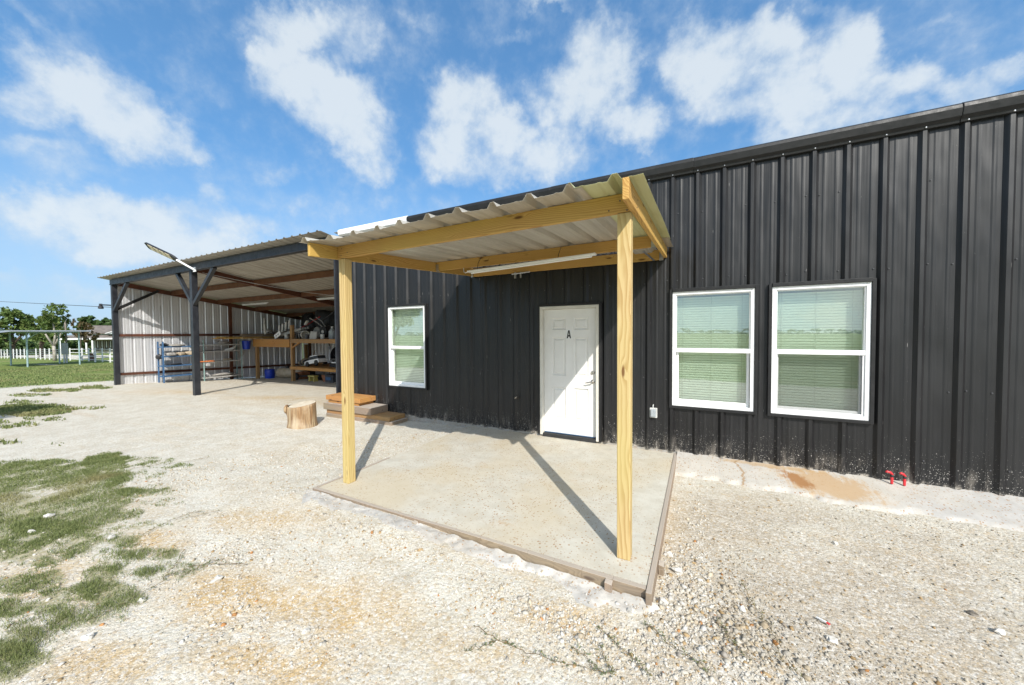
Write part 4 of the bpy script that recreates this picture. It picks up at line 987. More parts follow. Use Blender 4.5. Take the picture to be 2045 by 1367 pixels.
for hi, h in enumerate(hs):
    for k in range(N_):
        t = 2 * math.pi * k / N_
        r = 0.228 * (1 + 0.05 * math.sin(2 * t + 0.6) + 0.025 * math.sin(5 * t + h * 2) + 0.012 * math.sin(11 * t)) * (1.06 - 0.12 * h + (0.05 if h < .05 else 0))
        kx = math.exp(-((t - 3.75) / 0.28) ** 2) * math.exp(-((h - 0.36) / 0.10) ** 2) * 0.07
        r += kx
        if hi == 7: r *= 0.965
        tilt = 0.035 * math.sin(t + 0.3) * (h / 0.45)
        mb.v.append((-6.78 + r * math.cos(t), -1.20 + r * math.sin(t), gz + h + tilt))
for i in range(len(hs) - 1):
    for k in range(N_):
        a = i * N_ + k; b = i * N_ + (k + 1) % N_; mb.f.append((a, b, b + N_, a + N_))
mb.build('bark', 'stump_side', lg, smooth=True)
mb = MB(); top = [(-6.78 + 0.219 * (1 + 0.05 * math.sin(2 * t + .6)) * math.cos(t), -1.2 + 0.219 * (1 + 0.05 * math.sin(2 * t + .6)) * math.sin(t), gz + 0.456 + 0.035 * math.sin(t + 0.3)) for t in [2 * math.pi * k / N_ for k in range(N_)]]
mb.add(top + [(-6.78, -1.2, gz + 0.458)], [(k, (k + 1) % N_, N_) for k in range(N_)]); mb.build('cut_face', 'stump_top', lg)
mb = MB(); kc = Vector((-6.99, -1.385, gz + 0.37)); dr_ = Vector((-0.75, -0.66, 0)); q_ = dr_.to_track_quat('Z', 'Y').to_matrix()
mb.lathe([(0.085, -0.02), (0.08, 0.012), (0.060, 0.026), (0.040, 0.008), (0.012, 0.004)], kc, 18, 'z', q_); mb.build('knot', 'stump_side', lg, smooth=True)

# ------------------------------------------------------------------ carport
cp = thing('open_carport', 'open steel carport with dark posts, brown purlins and bare ribbed metal walls', 'carport', (-14, 3.5, -0.3))
RZ = lambda y: 3.90 - 0.155 * y
XL, YB = -20.6, 7.62
for (x, zb) in ((-20.70, -0.32), (-14.16, -0.3)):
    mb = MB(); mb.box(x, x + 0.155, -0.06, 0.095, zb, 3.69); mb.build('post', 'charcoal_paint', cp, bevel=0.006)
mb = MB(); mb.box(-20.72, -7.36, -0.072, -0.062, 3.692, 3.895); mb.box(-20.72, -7.36, -0.0615, 0.06, 3.692, 3.704); mb.box(-20.72, -7.36, -0.0615, 0.06, 3.883, 3.895)
mb.box(-20.72, -7.36, -0.09, -0.073, 3.692, 3.708); mb.build('front_beam', 'charcoal_paint', cp)
for a, b in (((-15.1, -0.0, 3.70), (-14.12, 0.0, 2.70)), ((-12.72, 0.0, 3.70), (-14.02, 0.0, 2.66)), ((-19.2, 0.0, 3.70), (-20.55, 0.0, 2.68))):
    mb = MB(); mb.bar(a, b, 0.10, 0.10, (0, 1, 0)); mb.build('brace', 'charcoal_paint', cp)
mb = MB(); mb.bar((-20.5, 0.05, 2.74), (-20.5, 1.30, 3.58), 0.09, 0.10); mb.build('brace', 'black_trim', cp)
for x in (-20.52, -14.08):
    mb = MB(); mb.hexa([(x - 0.05, 0.1, RZ(0.1) - 0.21), (x + 0.05, 0.1, RZ(0.1) - 0.21), (x + 0.05, 0.1, RZ(0.1) - 0.03), (x - 0.05, 0.1, RZ(0.1) - 0.03)],
                    [(x - 0.05, YB - .05, RZ(YB) - 0.21), (x + 0.05, YB - .05, RZ(YB) - 0.21), (x + 0.05, YB - .05, RZ(YB) - 0.03), (x - 0.05, YB - .05, RZ(YB) - 0.03)])
    mb.build('roof_girder', 'red_primer', cp)
for y in (1.72, 3.42, 5.05, 6.65):
    for (xa, xb) in ((-20.465, -14.135), (-14.025, -7.36)):
        z = RZ(y); mb = MB(); mb.box(xa, xb, y - 0.003, y + 0.003, z - 0.195, z - 0.012); mb.box(xa, xb, y + 0.0035, y + 0.065, z - 0.195, z - 0.189); mb.box(xa, xb, y + 0.0035, y + 0.065, z - 0.026, z - 0.018); mb.build('purlin', 'rust_brown', cp)
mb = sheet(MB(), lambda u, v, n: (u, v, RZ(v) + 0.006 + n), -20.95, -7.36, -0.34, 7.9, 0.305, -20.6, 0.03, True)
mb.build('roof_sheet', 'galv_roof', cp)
ZB = lambda y: -0.30 - 0.045 * max(0, y)
mb = sheet(MB(), lambda u, v, n: (XL - 0.052 - n, u, (ZB(u) + (RZ(u) - 0.03 - ZB(u)) * v)), 0.0, YB + 0.03, 0, 1, 0.305, 0.22, 0.032, True)
mb.build('side_wall', 'galv_wall', cp)
mb = sheet(MB(), lambda u, v, n: (u, YB + 0.052 + n, -0.75 + (RZ(YB) - 0.03 + 0.75) * v), XL - 0.05, -7.3, 0, 1, 0.305, -20.4, 0.032, True)
mb.build('rear_wall', 'galv_wall', cp)
for (za, zb) in ((1.70, 1.68), (0.14, -0.06)):
    mb = MB(); mb.bar((XL - 0.015, 0.10, za), (XL - 0.015, YB, zb), 0.06, 0.10); mb.build('wall_rail', 'red_primer', cp)
    mb = MB(); mb.bar((XL, YB + 0.015, zb), (-7.5, YB + 0.015, zb), 0.06, 0.10); mb.build('wall_rail', 'red_primer', cp)
mb = MB(); mb.box(XL + 0.02, XL + 0.14, 3.88, 4.0, -0.55, RZ(3.9) - 0.2); mb.build('side_column', 'red_primer', cp)
for x in (-19.9, -16.7, -12.5):
    mb = MB(); mb.box(x, x + 0.12, YB - 0.12, YB - 0.02, -0.7, RZ(YB) - 0.2); mb.build('rear_column', 'rust_brown', cp)
for s_ in (-1, 1):
    mb = MB(); mb.bar((-16.64 + s_ * 1.3, YB - 0.07, RZ(YB) - 0.25), (-16.64 + s_ * 0.06, YB - 0.07, 1.9), 0.08, 0.08, (0, 1, 0)); mb.build('rear_brace', 'rust_brown', cp)
# lights and cable under the carport roof
for (xa, xb, lab) in ((-19.32, -17.2, 'thin white tube light under the far left bay of the carport roof'), (-13.75, -11.7, 'thin white tube light under the carport roof beside the black wall corner')):
    t_ = thing('ceiling_tube_light', lab, 'tube light', ((xa + xb) / 2, 3.9, 3.1), 'tube lights under the carport roof')
    mb = MB(); mb.box(xa, xb, 3.885, 3.93, RZ(3.4) - 0.265, RZ(3.4) - 0.235); mb.build('housing', 'lamp_white', t_)
    mb = MB(); mb.tube([(xa + .05, 3.905, RZ(3.4) - 0.29), (xb - .05, 3.905, RZ(3.4) - 0.29)], 0.015, 8); mb.build('tube', 'lamp_white', t_)
mb = MB(); pts = [(-13.95, 0.2, 3.66)]
for k in range(1, 9): f = k / 8; pts.append((-13.95 + 3.2 * f, 0.2 + 5.0 * f, 3.66 - 0.62 * f - 0.18 * math.sin(f * math.pi)))
mb.tube(pts, 0.007, 6); tag(mb.build('hanging_cable', 'box_grey', None), 'thin pale cable slung under the carport roof', 'cable')
mb = MB(); mb.tube([(-20.7 + 0.2, 0.02, 2.80), (-60, -1.0, 5.1), (-90, -2, 7.5)], 0.012, 5); tag(mb.build('overhead_wire', 'chain_dark', None), 'thin overhead wire running from the carport post across the sky', 'wire')
# arm with sensor on the far left post
t_ = thing('arm_light', 'small dark lamp on a thin arm sticking out left of the carport', 'lamp', (-21.3, -0.02, 2.93))
mb = MB(); mb.tube([(-20.70, -0.02, 2.89), (-21.3, -0.02, 2.93), (-21.95, -0.02, 2.965)], 0.026, 8); mb.build('arm', 'charcoal_paint', t_)
mb = MB(); mb.lathe([(0.03, -0.03), (0.07, -0.05), (0.09, -0.15), (0.06, -0.17)], (-21.97, -0.02, 2.97), 12); mb.lathe([(0.05, 0.04), (0.05, -0.05)], (-21.97, -0.02, 2.97), 10); mb.build('lamp_head', 'charcoal_paint', t_)
# solar street lamp on the middle post
t_ = thing('street_lamp', 'long flat lamp head on a white arm leaning out from the middle carport post', 'street lamp', (-14.05, -0.1, 3.70))
P0, P1, P2 = Vector((-13.86, -0.13, 3.67)), Vector((-13.62, -0.52, 3.935)), Vector((-14.21, -1.0, 4.29))
P1 = Vector((-13.98, -0.42, 3.96)); P2 = Vector((-14.95, -0.78, 4.425)); P0 = Vector((-13.74, -0.10, 3.70))
mb = MB(); mb.tube([P0, P0 + (P1 - P0) * 0.5, P1], 0.030, 10); mb.build('arm', 'white_trim', t_, smooth=True, autosmooth=True)
mb = MB(); mb.box(-13.80, -13.66, -0.10, -0.073, 3.63, 3.77); mb.build('mount', 'white_trim', t_)
d_ = (P2 - P1).normalized(); side = d_.cross(Vector((0, 0, 1))).normalized(); upv = side.cross(d_)
roll_ = Matrix.Rotation(R(40), 3, d_); side = roll_ @ side; upv = roll_ @ upv
# the head is rolled so that its lamp side looks down
def hp(l, s, h): return P1 + d_ * l + side * s + upv * h
Lh = (P2 - P1).length
mb = MB(); ws = [(0, 0.05), (0.06, 0.10), (0.16, 0.125), (Lh - 0.05, 0.13), (Lh, 0.10)]
for (l0, w0), (l1, w1) in zip(ws[:-1], ws[1:]):
    mb.hexa([hp(l0, -w0, 0), hp(l0, w0, 0), hp(l0, w0 * .9, 0.05), hp(l0, -w0 * .9, 0.05)], [hp(l1, -w1, 0), hp(l1, w1, 0), hp(l1, w1 * .9, 0.05), hp(l1, -w1 * .9, 0.05)])
mb.build('lamp_head', 'charcoal_paint', t_)
for k in range(4):
    a = 0.20 + (Lh - 0.30) * k / 4; b = a + (Lh - 0.30) / 4 - 0.035
    mb = MB(); mb.hexa([hp(a, -0.10, -0.008), hp(b, -0.10, -0.008), hp(b, 0.10, -0.008), hp(a, 0.10, -0.008)], [hp(a, -0.10, -0.001), hp(b, -0.10, -0.001), hp(b, 0.10, -0.001), hp(a, 0.10, -0.001)])
    mb.build('led_panel', 'led_panel', t_)

# ------------------------------------------------------------------ things stored in the carport
def rack(name, lab, x0, x1, y0, y1, zs, ztop, mat, shelf_mat, uw=0.035):
    r_ = thing(name, lab, 'shelf rack', ((x0 + x1) / 2, (y0 + y1) / 2, Z(-20.2, (y0 + y1) / 2)), 'shelf racks along the carport side wall')
    for x in (x0, x1):
        for y in (y0, y1):
            mb = MB(); mb.box(x - uw / 2, x + uw / 2, y - uw / 2, y + uw / 2, Z(x, y) - 0.02, ztop); mb.build('upright', mat, r_)
    for z in zs:
        mb = MB(); mb.box(x0 + uw / 2, x1 - uw / 2, y0 - uw / 2, y1 + uw / 2, z - 0.012, z - 0.002)
        mb.box(x1 - uw / 2 + 0.001, x1 + 0.006, y0 + uw / 2, y1 - uw / 2, z - 0.045, z); mb.box(x0 - .006, x0 + uw / 2 - 0.001, y0 + uw / 2, y1 - uw / 2, z - 0.045, z)
        mb.box(x0 + uw / 2, x1 - uw / 2, y0 - uw / 2 - .02, y0 - uw / 2 - .001, z - 0.045, z)
        mb.build('shelf', shelf_mat, r_)
    return r_
rack('storage_rack', 'blue metal shelf rack with dark junk against the carport side wall', -20.48, -20.0, 1.22, 2.42, (-0.04, 0.40, 0.80, 1.21), 1.42, 'blue_paint', 'blue_paint', 0.045)
rack('storage_rack', 'thin grey green shelf rack right of the middle carport post', -20.45, -20.0, 2.62, 4.15, (-0.26, 0.46, 0.94, 1.24), 1.48, 'teal_paint', 'grey_board', 0.035)
def heap(name, lab, cat, c, r, mat, seed, group=None, sub=2, amp=0.3):
    mb = MB(); mb.blob(c, r, seed, sub, amp, 2.2); return tag(mb.build(name, mat, None, smooth=True), lab, cat, group)
G1 = 'rags heaped on the storage racks'
heap('rag', 'flat grey rag sagging on the top shelf of the blue rack', 'rag', (-20.2, 1.72, 1.26), (0.22, 0.30, 0.055), 'cloth_grey', 1, G1)
heap('rag', 'black strap bundle at the left end of the blue rack top shelf', 'rag', (-20.2, 1.36, 1.27), (0.16, 0.14, 0.07), 'junk_black', 2, G1)
heap('rag', 'grey cloth heap at the left of the second shelf of the blue rack', 'rag', (-20.15, 1.52, 0.87), (0.22, 0.20, 0.08), 'cloth_grey', 3, G1)
heap('rag', 'tan cloth heap in the middle of the blue rack second shelf', 'rag', (-20.15, 1.86, 0.88), (0.2, 0.16, 0.09), 'cloth_tan', 4, G1)
heap('rag', 'tan and brown cloth heap at the right of the blue rack second shelf', 'rag', (-20.15, 2.18, 0.89), (0.2, 0.16, 0.10), 'cloth_tan', 5, G1)
heap('rag', 'black bag hanging off the left end of the blue rack second shelf', 'rag', (-20.25, 1.18, 0.79), (0.2, 0.10, 0.10), 'junk_black', 6, G1)
heap('rag', 'low dark cloth lump on the third shelf of the blue rack', 'rag', (-20.2, 1.62, 0.435), (0.2, 0.3, 0.035), 'junk_black', 7, G1)
heap('rag', 'crumpled pale cloth on the top shelf of the grey green rack', 'rag', (-20.2, 3.45, 1.31), (0.2, 0.34, 0.075), 'cloth_grey', 8, G1)
heap('rag', 'grey brown cloth heap on the bottom shelf of the grey green rack', 'rag', (-20.2, 3.45, -0.19), (0.22, 0.42, 0.07), 'cloth_grey', 9, G1)
heap('rag', 'small peaked cloth heap on the third shelf of the grey green rack', 'rag', (-20.2, 3.65, 0.50), (0.18, 0.2, 0.07), 'cloth_tan', 10, G1)
mb = MB(); mb.box(-20.28, -19.96, 2.48, 3.02, 0.462, 0.50); tag(mb.build('orange_plank', 'orange_board', None, bevel=.004), 'short orange plank on the third shelf of the grey green rack', 'plank')
mb = MB(); mb.tube([(-20.2, 3.55, 0.97), (-20.18, 3.75, 0.985), (-20.15, 3.9, 1.05), (-20.12, 3.98, 1.17)], [0.05, 0.075, 0.07, 0.02], 8); tag(mb.build('horn_scrap', 'pvc_white', None, smooth=True), 'curved white plastic scrap on the second shelf of the grey green rack', 'scrap')
mb = MB(); mb.tube([(-20.2, 2.66, 0.965), (-20.1, 2.9, 0.97), (-20.15, 3.2, 0.985), (-20.2, 3.4, 0.97)], 0.02, 6); tag(mb.build('black_hose', 'junk_black', None), 'short black hose lying on the second shelf of the grey green rack', 'hose')
# loft bench
be = thing('storage_bench', 'tall timber storage bench with orange apron boards at the back of the carport', 'bench', (-16.5, 6.0, -0.5))
BZ = 1.47
for (x, y, zt) in ((-19.95, 4.74, 1.10), (-16.97, 4.72, 2.12), (-19.95, 7.3, 1.1), (-16.97, 7.3, 1.2), (-11.9, 4.72, 1.2)):
    mb = MB(); mb.box(x, x + 0.14, y, y + 0.13, Z(x, y) - 0.1, zt); mb.build('leg', 'old_pine_z', be, bevel=.004)
mb = MB(); mb.box(-20.02, -16.98, 4.672, 4.715, 1.085, 1.445); mb.build('apron', 'orange_x', be, bevel=.004)
mb = MB(); mb.box(-16.82, -9.0, 4.672, 4.715, 1.29, 1.445); mb.build('apron', 'old_pine_x', be, bevel=.004)
mb = MB(); mb.box(-20.05, -9.0, 4.66, 7.45, 1.448, 1.475); mb.build('bench_top', 'old_pine_x', be)
mb = MB(); mb.box(-16.95, -9.0, 4.67, 4.715, 0.06, 0.19); mb.box(-16.95, -9.0, 4.72, 7.3, 0.165, 0.188); mb.build('lower_shelf', 'orange_x', be)
mb = MB(); mb.box(-19.8, -17.0, 7.2, 7.24, 0.0, 0.12); mb.build('rear_rail', 'old_pine_x', be)
mb = MB(); mb.bar((-16.78, 4.70, 1.06), (-16.20, 4.70, 1.32), 0.05, 0.08, (0, 1, 0)); mb.box(-16.828, -16.76, 4.68, 4.715, 1.0, 1.285); mb.build('brace', 'orange_x', be)
mb = MB(); mb.bar((-16.80, 7.2, 0.62), (-16.3, 7.2, 1.3), 0.06, 0.10, (0, 1, 0)); mb.build('brace', 'old_pine_x', be)
# lumber on the bench, sticking out to the front along the side wall
G2 = 'lumber stacked on the storage bench'
for i, (x, y0, y1, z, m_, lab) in enumerate(((-20.1, 3.05, 7.2, 1.50, 'pine_y', 'long pale plank reaching furthest out over the grey green rack'), (-19.8, 3.35, 7.2, 1.50, 'pine_y', 'plank lying beside the longest plank on the bench'),
        (-19.95, 3.15, 7.2, 1.555, 'pine_y', 'upper plank of the stack over the grey green rack'), (-19.45, 3.9, 7.2, 1.50, 'pine_y', 'shorter orange plank at the bench edge'), (-19.9, 4.1, 7.3, 1.615, 'weathered_y', 'thick dark beam on top of the plank stack'))):
    w = 0.12 if i < 4 else 0.1; h = 0.045 if i < 4 else 0.11
    mb = MB(); mb.box(x - w, x + w, y0, y1, z, z + h); tag(mb.build('plank', m_, None, bevel=.003), lab, 'plank', G2)
def slats(lab, pts, w, dx, group):
    r_ = thing('slatted_rail', lab, 'rail', pts[0], group)
    for p, q in zip(pts, dx):
        mb = MB(); mb.hexa([(p[0] - w, p[1] - .012, p[2]), (p[0] + w, p[1] - .012, p[2]), (p[0] + w + q[0], p[1] - .012, p[2] + q[1]), (p[0] - w + q[0], p[1] - .012, p[2] + q[1])], [(p[0] - w, p[1] + .012, p[2]), (p[0] + w, p[1] + .012, p[2]), (p[0] + w + q[0], p[1] + .012, p[2] + q[1]), (p[0] - w + q[0], p[1] + .012, p[2] + q[1])]); mb.build('slat', 'pvc_white', r_)
    mb = MB(); mb.tube([(p[0] + q[0] * .9, p[1] + 0.02, p[2] + q[1] * .93) for p, q in zip(pts, dx)], 0.02, 6); mb.build('rod', 'junk_black', r_)
slats('row of white slats stepping down to the right on top of the lumber', [(-20.05 + 0.14 * k, 5.3 - 0.08 * k, 2.02 - 0.08 * k) for k in range(5)], 0.065, [(-0.05, 0.52)] * 5, 'slatted rails on the bench')
slats('row of white slats stepping up to the right beside the fixture bundle', [(-18.70 + 0.20 * k, 5.2 + 0.05 * k, 1.72 + 0.085 * k) for k in range(4)], 0.055, [(0.06, 0.42)] * 4, 'slatted rails on the bench')
heap('white_sack', 'white lumpy sack lying on the lumber behind the slats', 'sack', (-20.35, 5.6, 1.83), (0.30, 0.25, 0.13), 'pvc_white', 12)
heap('plaid_case', 'brown rounded case lying between the two rows of white slats', 'case', (-19.1, 5.6, 1.68), (0.42, 0.25, 0.2), 'cloth_grey', 13, None, 2, 0.1)
t_ = thing('light_fixture_bundle', 'bundle of pale strip light fixtures with a white end plate slanting up the bench', 'fixtures', (-18.0, 5.0, 1.5))
for k in range(4):
    a = Vector((-18.15 + .05 * k, 4.86 + .09 * k, 1.62 + 0.02 * k)); b = Vector((-17.0 + .05 * k, 5.3 + .09 * k, 1.95 + 0.02 * k)); mb = MB(); mb.bar(a, b, 0.07, 0.11); mb.build('fixture', 'grey_board', t_)
mb = MB(); mb.bar((-18.33, 4.80, 1.55), (-17.86, 4.80, 1.77), 0.03, 0.21, (0, 0, 1)); mb.build('end_plate', 'vinyl', t_)
for (x, z) in ((-18.19, 1.62), (-18.02, 1.70)):
    mb = MB(); mb.lathe([(0.035, 0), (0.035, -0.004)], (x, 4.783, z), 10, 'y'); mb.build('socket', 'junk_black', t_)
t_ = thing('white_drum', 'white open plastic drum lying on its side on the bench', 'drum', (-16.6, 5.0, 1.7))
q_ = Vector((0.93, -0.36, 0.0)).to_track_quat('Z', 'Y').to_matrix()
mb = MB(); mb.lathe([(0.17, -0.55), (0.175, 0.0), (0.175, 0.5), (0.19, 0.52), (0.19, 0.58), (0.165, 0.58), (0.155, 0.4)], (-16.62, 5.1, 1.67), 20, 'z', q_); mb.build('body', 'pvc_white', t_, smooth=True, autosmooth=True)
mb = MB(); mb.lathe([(0.16, 0.40), (0.155, 0.405)], (-16.62, 5.1, 1.67), 20, 'z', q_); mb.build('inner_disc', 'pvc_inner', t_)
t_ = thing('small_stool', 'small black step stool standing before the white drum', 'stool', (-16.4, 4.78, 1.475))
for x in (-16.52, -16.30):
    mb = MB(); mb.box(x - .025, x + .025, 4.74, 4.82, 1.476, 1.72); mb.build('leg', 'junk_black', t_)
mb = MB(); mb.box(-16.56, -16.26, 4.72, 4.84, 1.721, 1.77); mb.build('seat', 'junk_black', t_)
mb = MB(); mb.hexa([(-15.52, 4.70, 1.476), (-15.08, 4.72, 1.476), (-15.08, 4.76, 1.476), (-15.52, 4.74, 1.476)], [(-15.55, 4.79, 1.82), (-15.10, 4.80, 1.81), (-15.10, 4.83, 1.81), (-15.55, 4.82, 1.82)])
tag(mb.build('grey_panel', 'grey_board', None), 'flat grey square panel leaning on the bench edge', 'panel')
t_ = thing('cable_reel', 'dark cable reel with a pale rim behind the grey panel', 'reel', (-16.05, 5.5, 1.76))
mb = MB(); mb.lathe([(0.28, -0.02), (0.28, 0.02), (0.12, 0.025), (0.12, 0.2), (0.26, 0.205), (0.26, 0.24)], (-16.05, 5.45, 1.76), 20, 'y'); mb.build('reel_body', 'cloth_grey', t_)
mb = MB(); mb.lathe([(0.08, -0.06), (0.08, -0.022)], (-16.05, 5.45, 1.76), 14, 'y'); mb.build('hub', 'junk_black', t_)
t_ = thing('yard_blower', 'black wheeled engine machine with a white hub on the bench', 'machine', (-15.4, 5.5, 1.475))
mb = MB(); mb.blob((-15.45, 5.6, 1.82), (0.36, 0.3, 0.26), 21, 2, .15); mb.build('engine_body', 'junk_black', t_, smooth=True)
mb = MB(); mb.lathe([(0.21, 0.0), (0.24, -0.03), (0.24, -0.09), (0.19, -0.12), (0.1, -0.10)], (-15.30, 5.32, 1.80), 20, 'y'); mb.build('wheel', 'dark_rubber', t_, smooth=True, autosmooth=True)
mb = MB(); mb.lathe([(0.085, -0.12), (0.07, -0.14), (0.03, -0.14)], (-15.30, 5.32, 1.80), 14, 'y'); mb.build('wheel_hub', 'pvc_white', t_)
mb = MB(); mb.tube([(-15.6, 5.5, 1.95), (-16.0, 5.4, 2.25), (-16.35, 5.3, 2.45)], 0.025, 6); mb.tube([(-15.4, 5.5, 1.95), (-15.85, 5.55, 2.3), (-16.2, 5.5, 2.5)], 0.025, 6); mb.build('handlebar', 'zinc', t_)
mb = MB(); mb.bar((-16.55, 5.2, 2.14), (-16.38, 5.2, 2.32), 0.10, 0.06); mb.build('grip', 'pvc_white', t_)
mb = MB(); mb.tube([(-18.3, 5.9, 1.92), (-16.9, 5.7, 2.25), (-15.9, 5.5, 2.52)], 0.025, 6); tag(mb.build('red_rod', 'red_rod', None), 'thin red rod slanting up across the dark pile on the bench', 'rod')
for i, (c, r, lab) in enumerate((((-18.3, 6.7, 2.15), (0.55, 0.5, 0.68), 'tall black bin shaped bundle at the left of the dark pile'), ((-17.2, 6.7, 2.3), (0.75, 0.5, 0.78), 'large black covered bundle in the middle of the dark pile'), ((-16.0, 6.8, 2.2), (0.7, 0.5, 0.75), 'black covered bundle at the right of the dark pile'), ((-17.0, 6.0, 1.75), (0.6, 0.35, 0.28), 'low black bundle in front of the dark pile'))):
    heap('covered_bundle', lab, 'bundle', c, r, 'junk_black', 30 + i, 'black bundles piled on the bench', 3, 0.22)
for i, (x, y, lab) in enumerate(((-14.62, 5.2, 'clear plastic jug on the bench near the black wall corner'), (-14.15, 5.25, 'clear jug half hidden behind the black wall corner'), (-13.7, 5.3, 'clear jug furthest right on the bench, against the black wall corner'))):
    t_ = thing('clear_jug', lab, 'jug', (x, y, 1.475), 'clear jugs on the bench')
    mb = MB(); mb.lathe([(0.14, 0), (0.15, 0.02), (0.15, 0.34), (0.06, 0.46), (0.05, 0.5)], (x, y, 1.476), 16); mb.build('body', 'jar_clear', t_, smooth=True, autosmooth=True)
    mb = MB(); mb.lathe([(0.055, 0.501), (0.055, 0.55)], (x, y, 1.476), 12); mb.build('cap', 'pvc_white', t_)
t_ = thing('hanging_bucket', 'deep blue bucket hanging from the left end of the bench', 'bucket', (-20.0, 4.5, 1.0))
mb = MB(); mb.lathe([(0.15, 0.0), (0.155, 0.02), (0.20, 0.40), (0.215, 0.40), (0.215, 0.43), (0.19, 0.43), (0.14, 0.05)], (-20.1, 4.42, 0.96), 20); mb.build('body', 'blue_plastic', t_, smooth=True, autosmooth=True)
mb = MB(); mb.tube([(-20.1 + 0.21 * math.cos(a), 4.42, 1.36 + 0.22 * math.sin(a)) for a in [math.pi * k / 10 for k in range(11)]], 0.010, 6); mb.build('bail', 'zinc', t_)
mb = MB(); pts = []
for k in range(60): a = k * 0.55; pts.append((-20.25 + 0.05 * math.sin(a * .7), 4.25 + 0.16 * math.sin(a) * (0.7 + .3 * math.sin(k)), 1.03 + 0.42 * math.cos(a) - 0.05 * math.sin(k * 1.7)))
mb.tube(pts, 0.010, 5); tag(mb.build('rope_coil', 'rope', None), 'tangled pale rope hanging beside the blue bucket', 'rope')
t_ = thing('plastic_barrel', 'round blue plastic barrel on the ground under the bench', 'barrel', (-19.65, 5.25, Z(-19.65, 5.25)))
zb = Z(-19.65, 5.25); mb = MB(); mb.lathe([(0.20, 0), (0.22, 0.03), (0.23, 0.25), (0.22, 0.43), (0.20, 0.44)], (-19.65, 5.25, zb), 20); mb.build('body', 'blue_plastic', t_, smooth=True, autosmooth=True)
mb = MB(); mb.lathe([(0.21, 0.441), (0.228, 0.445), (0.228, 0.475), (0.20, 0.48)], (-19.65, 5.25, zb), 20); mb.build('rim', 'blue_plastic', t_)
t_ = thing('gas_tank', 'beige rounded gas tank lying under the bench', 'tank', (-18.7, 5.7, Z(-18.7, 5.7)))
mb = MB(); q_ = Vector((0.9, 0.42, 0.0)).to_track_quat('Z', 'Y').to_matrix()
mb.lathe([(0.05, -0.72), (0.16, -0.69), (0.24, -0.58), (0.26, -0.4), (0.26, 0.4), (0.24, 0.58), (0.16, 0.69), (0.05, 0.72)], (-18.7, 5.75, Z(-18.7, 5.7) + 0.27), 20, 'z', q_); mb.build('shell', 'tank_beige', t_, smooth=True)
mb = MB(); mb.lathe([(0.09, 0.24), (0.09, 0.36), (0.05, 0.37)], (-18.85, 5.68, Z(-18.7, 5.7) + 0.27), 12); mb.build('valve_collar', 'junk_black', t_)
t_ = thing('striped_bag', 'tan and black striped bag lying on the lower shelf beside the bench leg', 'bag', (-17.2, 5.4, 0.19))
for k in range(5):
    mb = MB(); mb.blob((-17.0 - 0.12 * k + 0.2, 5.5, 0.30 + 0.03 * (2 - abs(k - 2))), (0.10, 0.25, 0.12 + 0.03 * (2 - abs(k - 2))), 50 + k, 2, .05); mb.build('panel', 'cloth_tan' if k % 2 == 0 else 'junk_black', t_, smooth=True)
def wheel(name, lab, c, r, parent=None):
    t_ = thing(name, lab, 'hand cart', c)
    mb = MB(); mb.bar((c[0] - .1, c[1] + .2, c[2]), (c[0] + 1.1, c[1] + .25, c[2] + .06), .3, .05); mb.build('deck', 'junk_black', t_)
    mb = MB(); mb.tube([(c[0], c[1] - .02, c[2]), (c[0], c[1] + .4, c[2])], .02, 8); mb.build('axle', 'grey_dark', t_)
    mb = MB(); mb.lathe([(r * .6, -.05), (r * .9, -.06), (r, -.03), (r, .03), (r * .9, .06), (r * .6, .05)], c, 20, 'y'); t_ = mb.build('wheel', 'dark_rubber', t_, smooth=True, autosmooth=True)
    mb = MB(); mb.lathe([(r * .59, -.02), (r * .3, -.04), (r * .1, -.05)], c, 16, 'y'); mb.build('rim', 'grey_dark', t_)
wheel('hand_cart', 'low hand cart with a black grey rimmed wheel under the lower shelf', (-17.6, 5.35, Z(-17.6, 5.35) + 0.17), 0.175)
tc_ = thing('toy_car', 'white toy off-road car tilted on the lower shelf', 'toy car', (-15.75, 5.2, 0.19))
Lr = Matrix.Rotation(R(-9), 3, 'Y')
def tp(x, y, z): v = Lr @ Vector((x, y, z)); return (-15.78 + v.x, 5.2 + v.y, 0.30 + v.z)
def tprism(poly, y0, y1, name, mat):
    mb = MB(); mb.prism(poly, lambda u, v, k: tp(u, y0 if k == 0 else y1, v)); mb.build(name, mat, tc_, bevel=.006)
tprism([(-0.55, 0.04), (-0.55, 0.14), (-0.48, 0.19), (-0.20, 0.22), (0.45, 0.22), (0.50, 0.18), (0.50, 0.04)], -0.22, 0.22, 'body', 'vinyl')
tprism([(-0.20, 0.222), (-0.10, 0.36), (0.40, 0.36), (0.45, 0.222)], -0.20, 0.20, 'cabin', 'dark_window')
tprism([(-0.12, 0.362), (-0.10, 0.40), (0.40, 0.40), (0.42, 0.362)], -0.21, 0.21, 'roof', 'vinyl')
for x in (-0.33, 0.32):
    for y in (-0.23, 0.2):
        mb = MB(); v = tp(x, y, 0.05); mb.lathe([(0.05, -.02), (0.11, -.03), (0.12, 0), (0.12, .05), (0.05, .06)], v, 16, 'y'); mb.build('wheel', 'dark_rubber', tc_)
t_ = thing('black_tub', 'large round black tub leaning behind the toy car', 'tub', (-16.6, 6.4, 0.19))
q_ = Vector((0.3, -0.9, 0.25)).to_track_quat('Z', 'Y').to_matrix(); mb = MB(); mb.lathe([(0.30, -0.2), (0.42, 0.12), (0.45, 0.15), (0.42, 0.15), (0.28, -0.1)], (-15.7, 6.4, 0.66), 22, 'z', q_); mb.build('shell', 'junk_black', t_, smooth=True, autosmooth=True)
t_ = thing('fan_guard', 'round pale wire fan guard standing left of the toy car', 'fan', (-17.0, 5.6, 0.19))
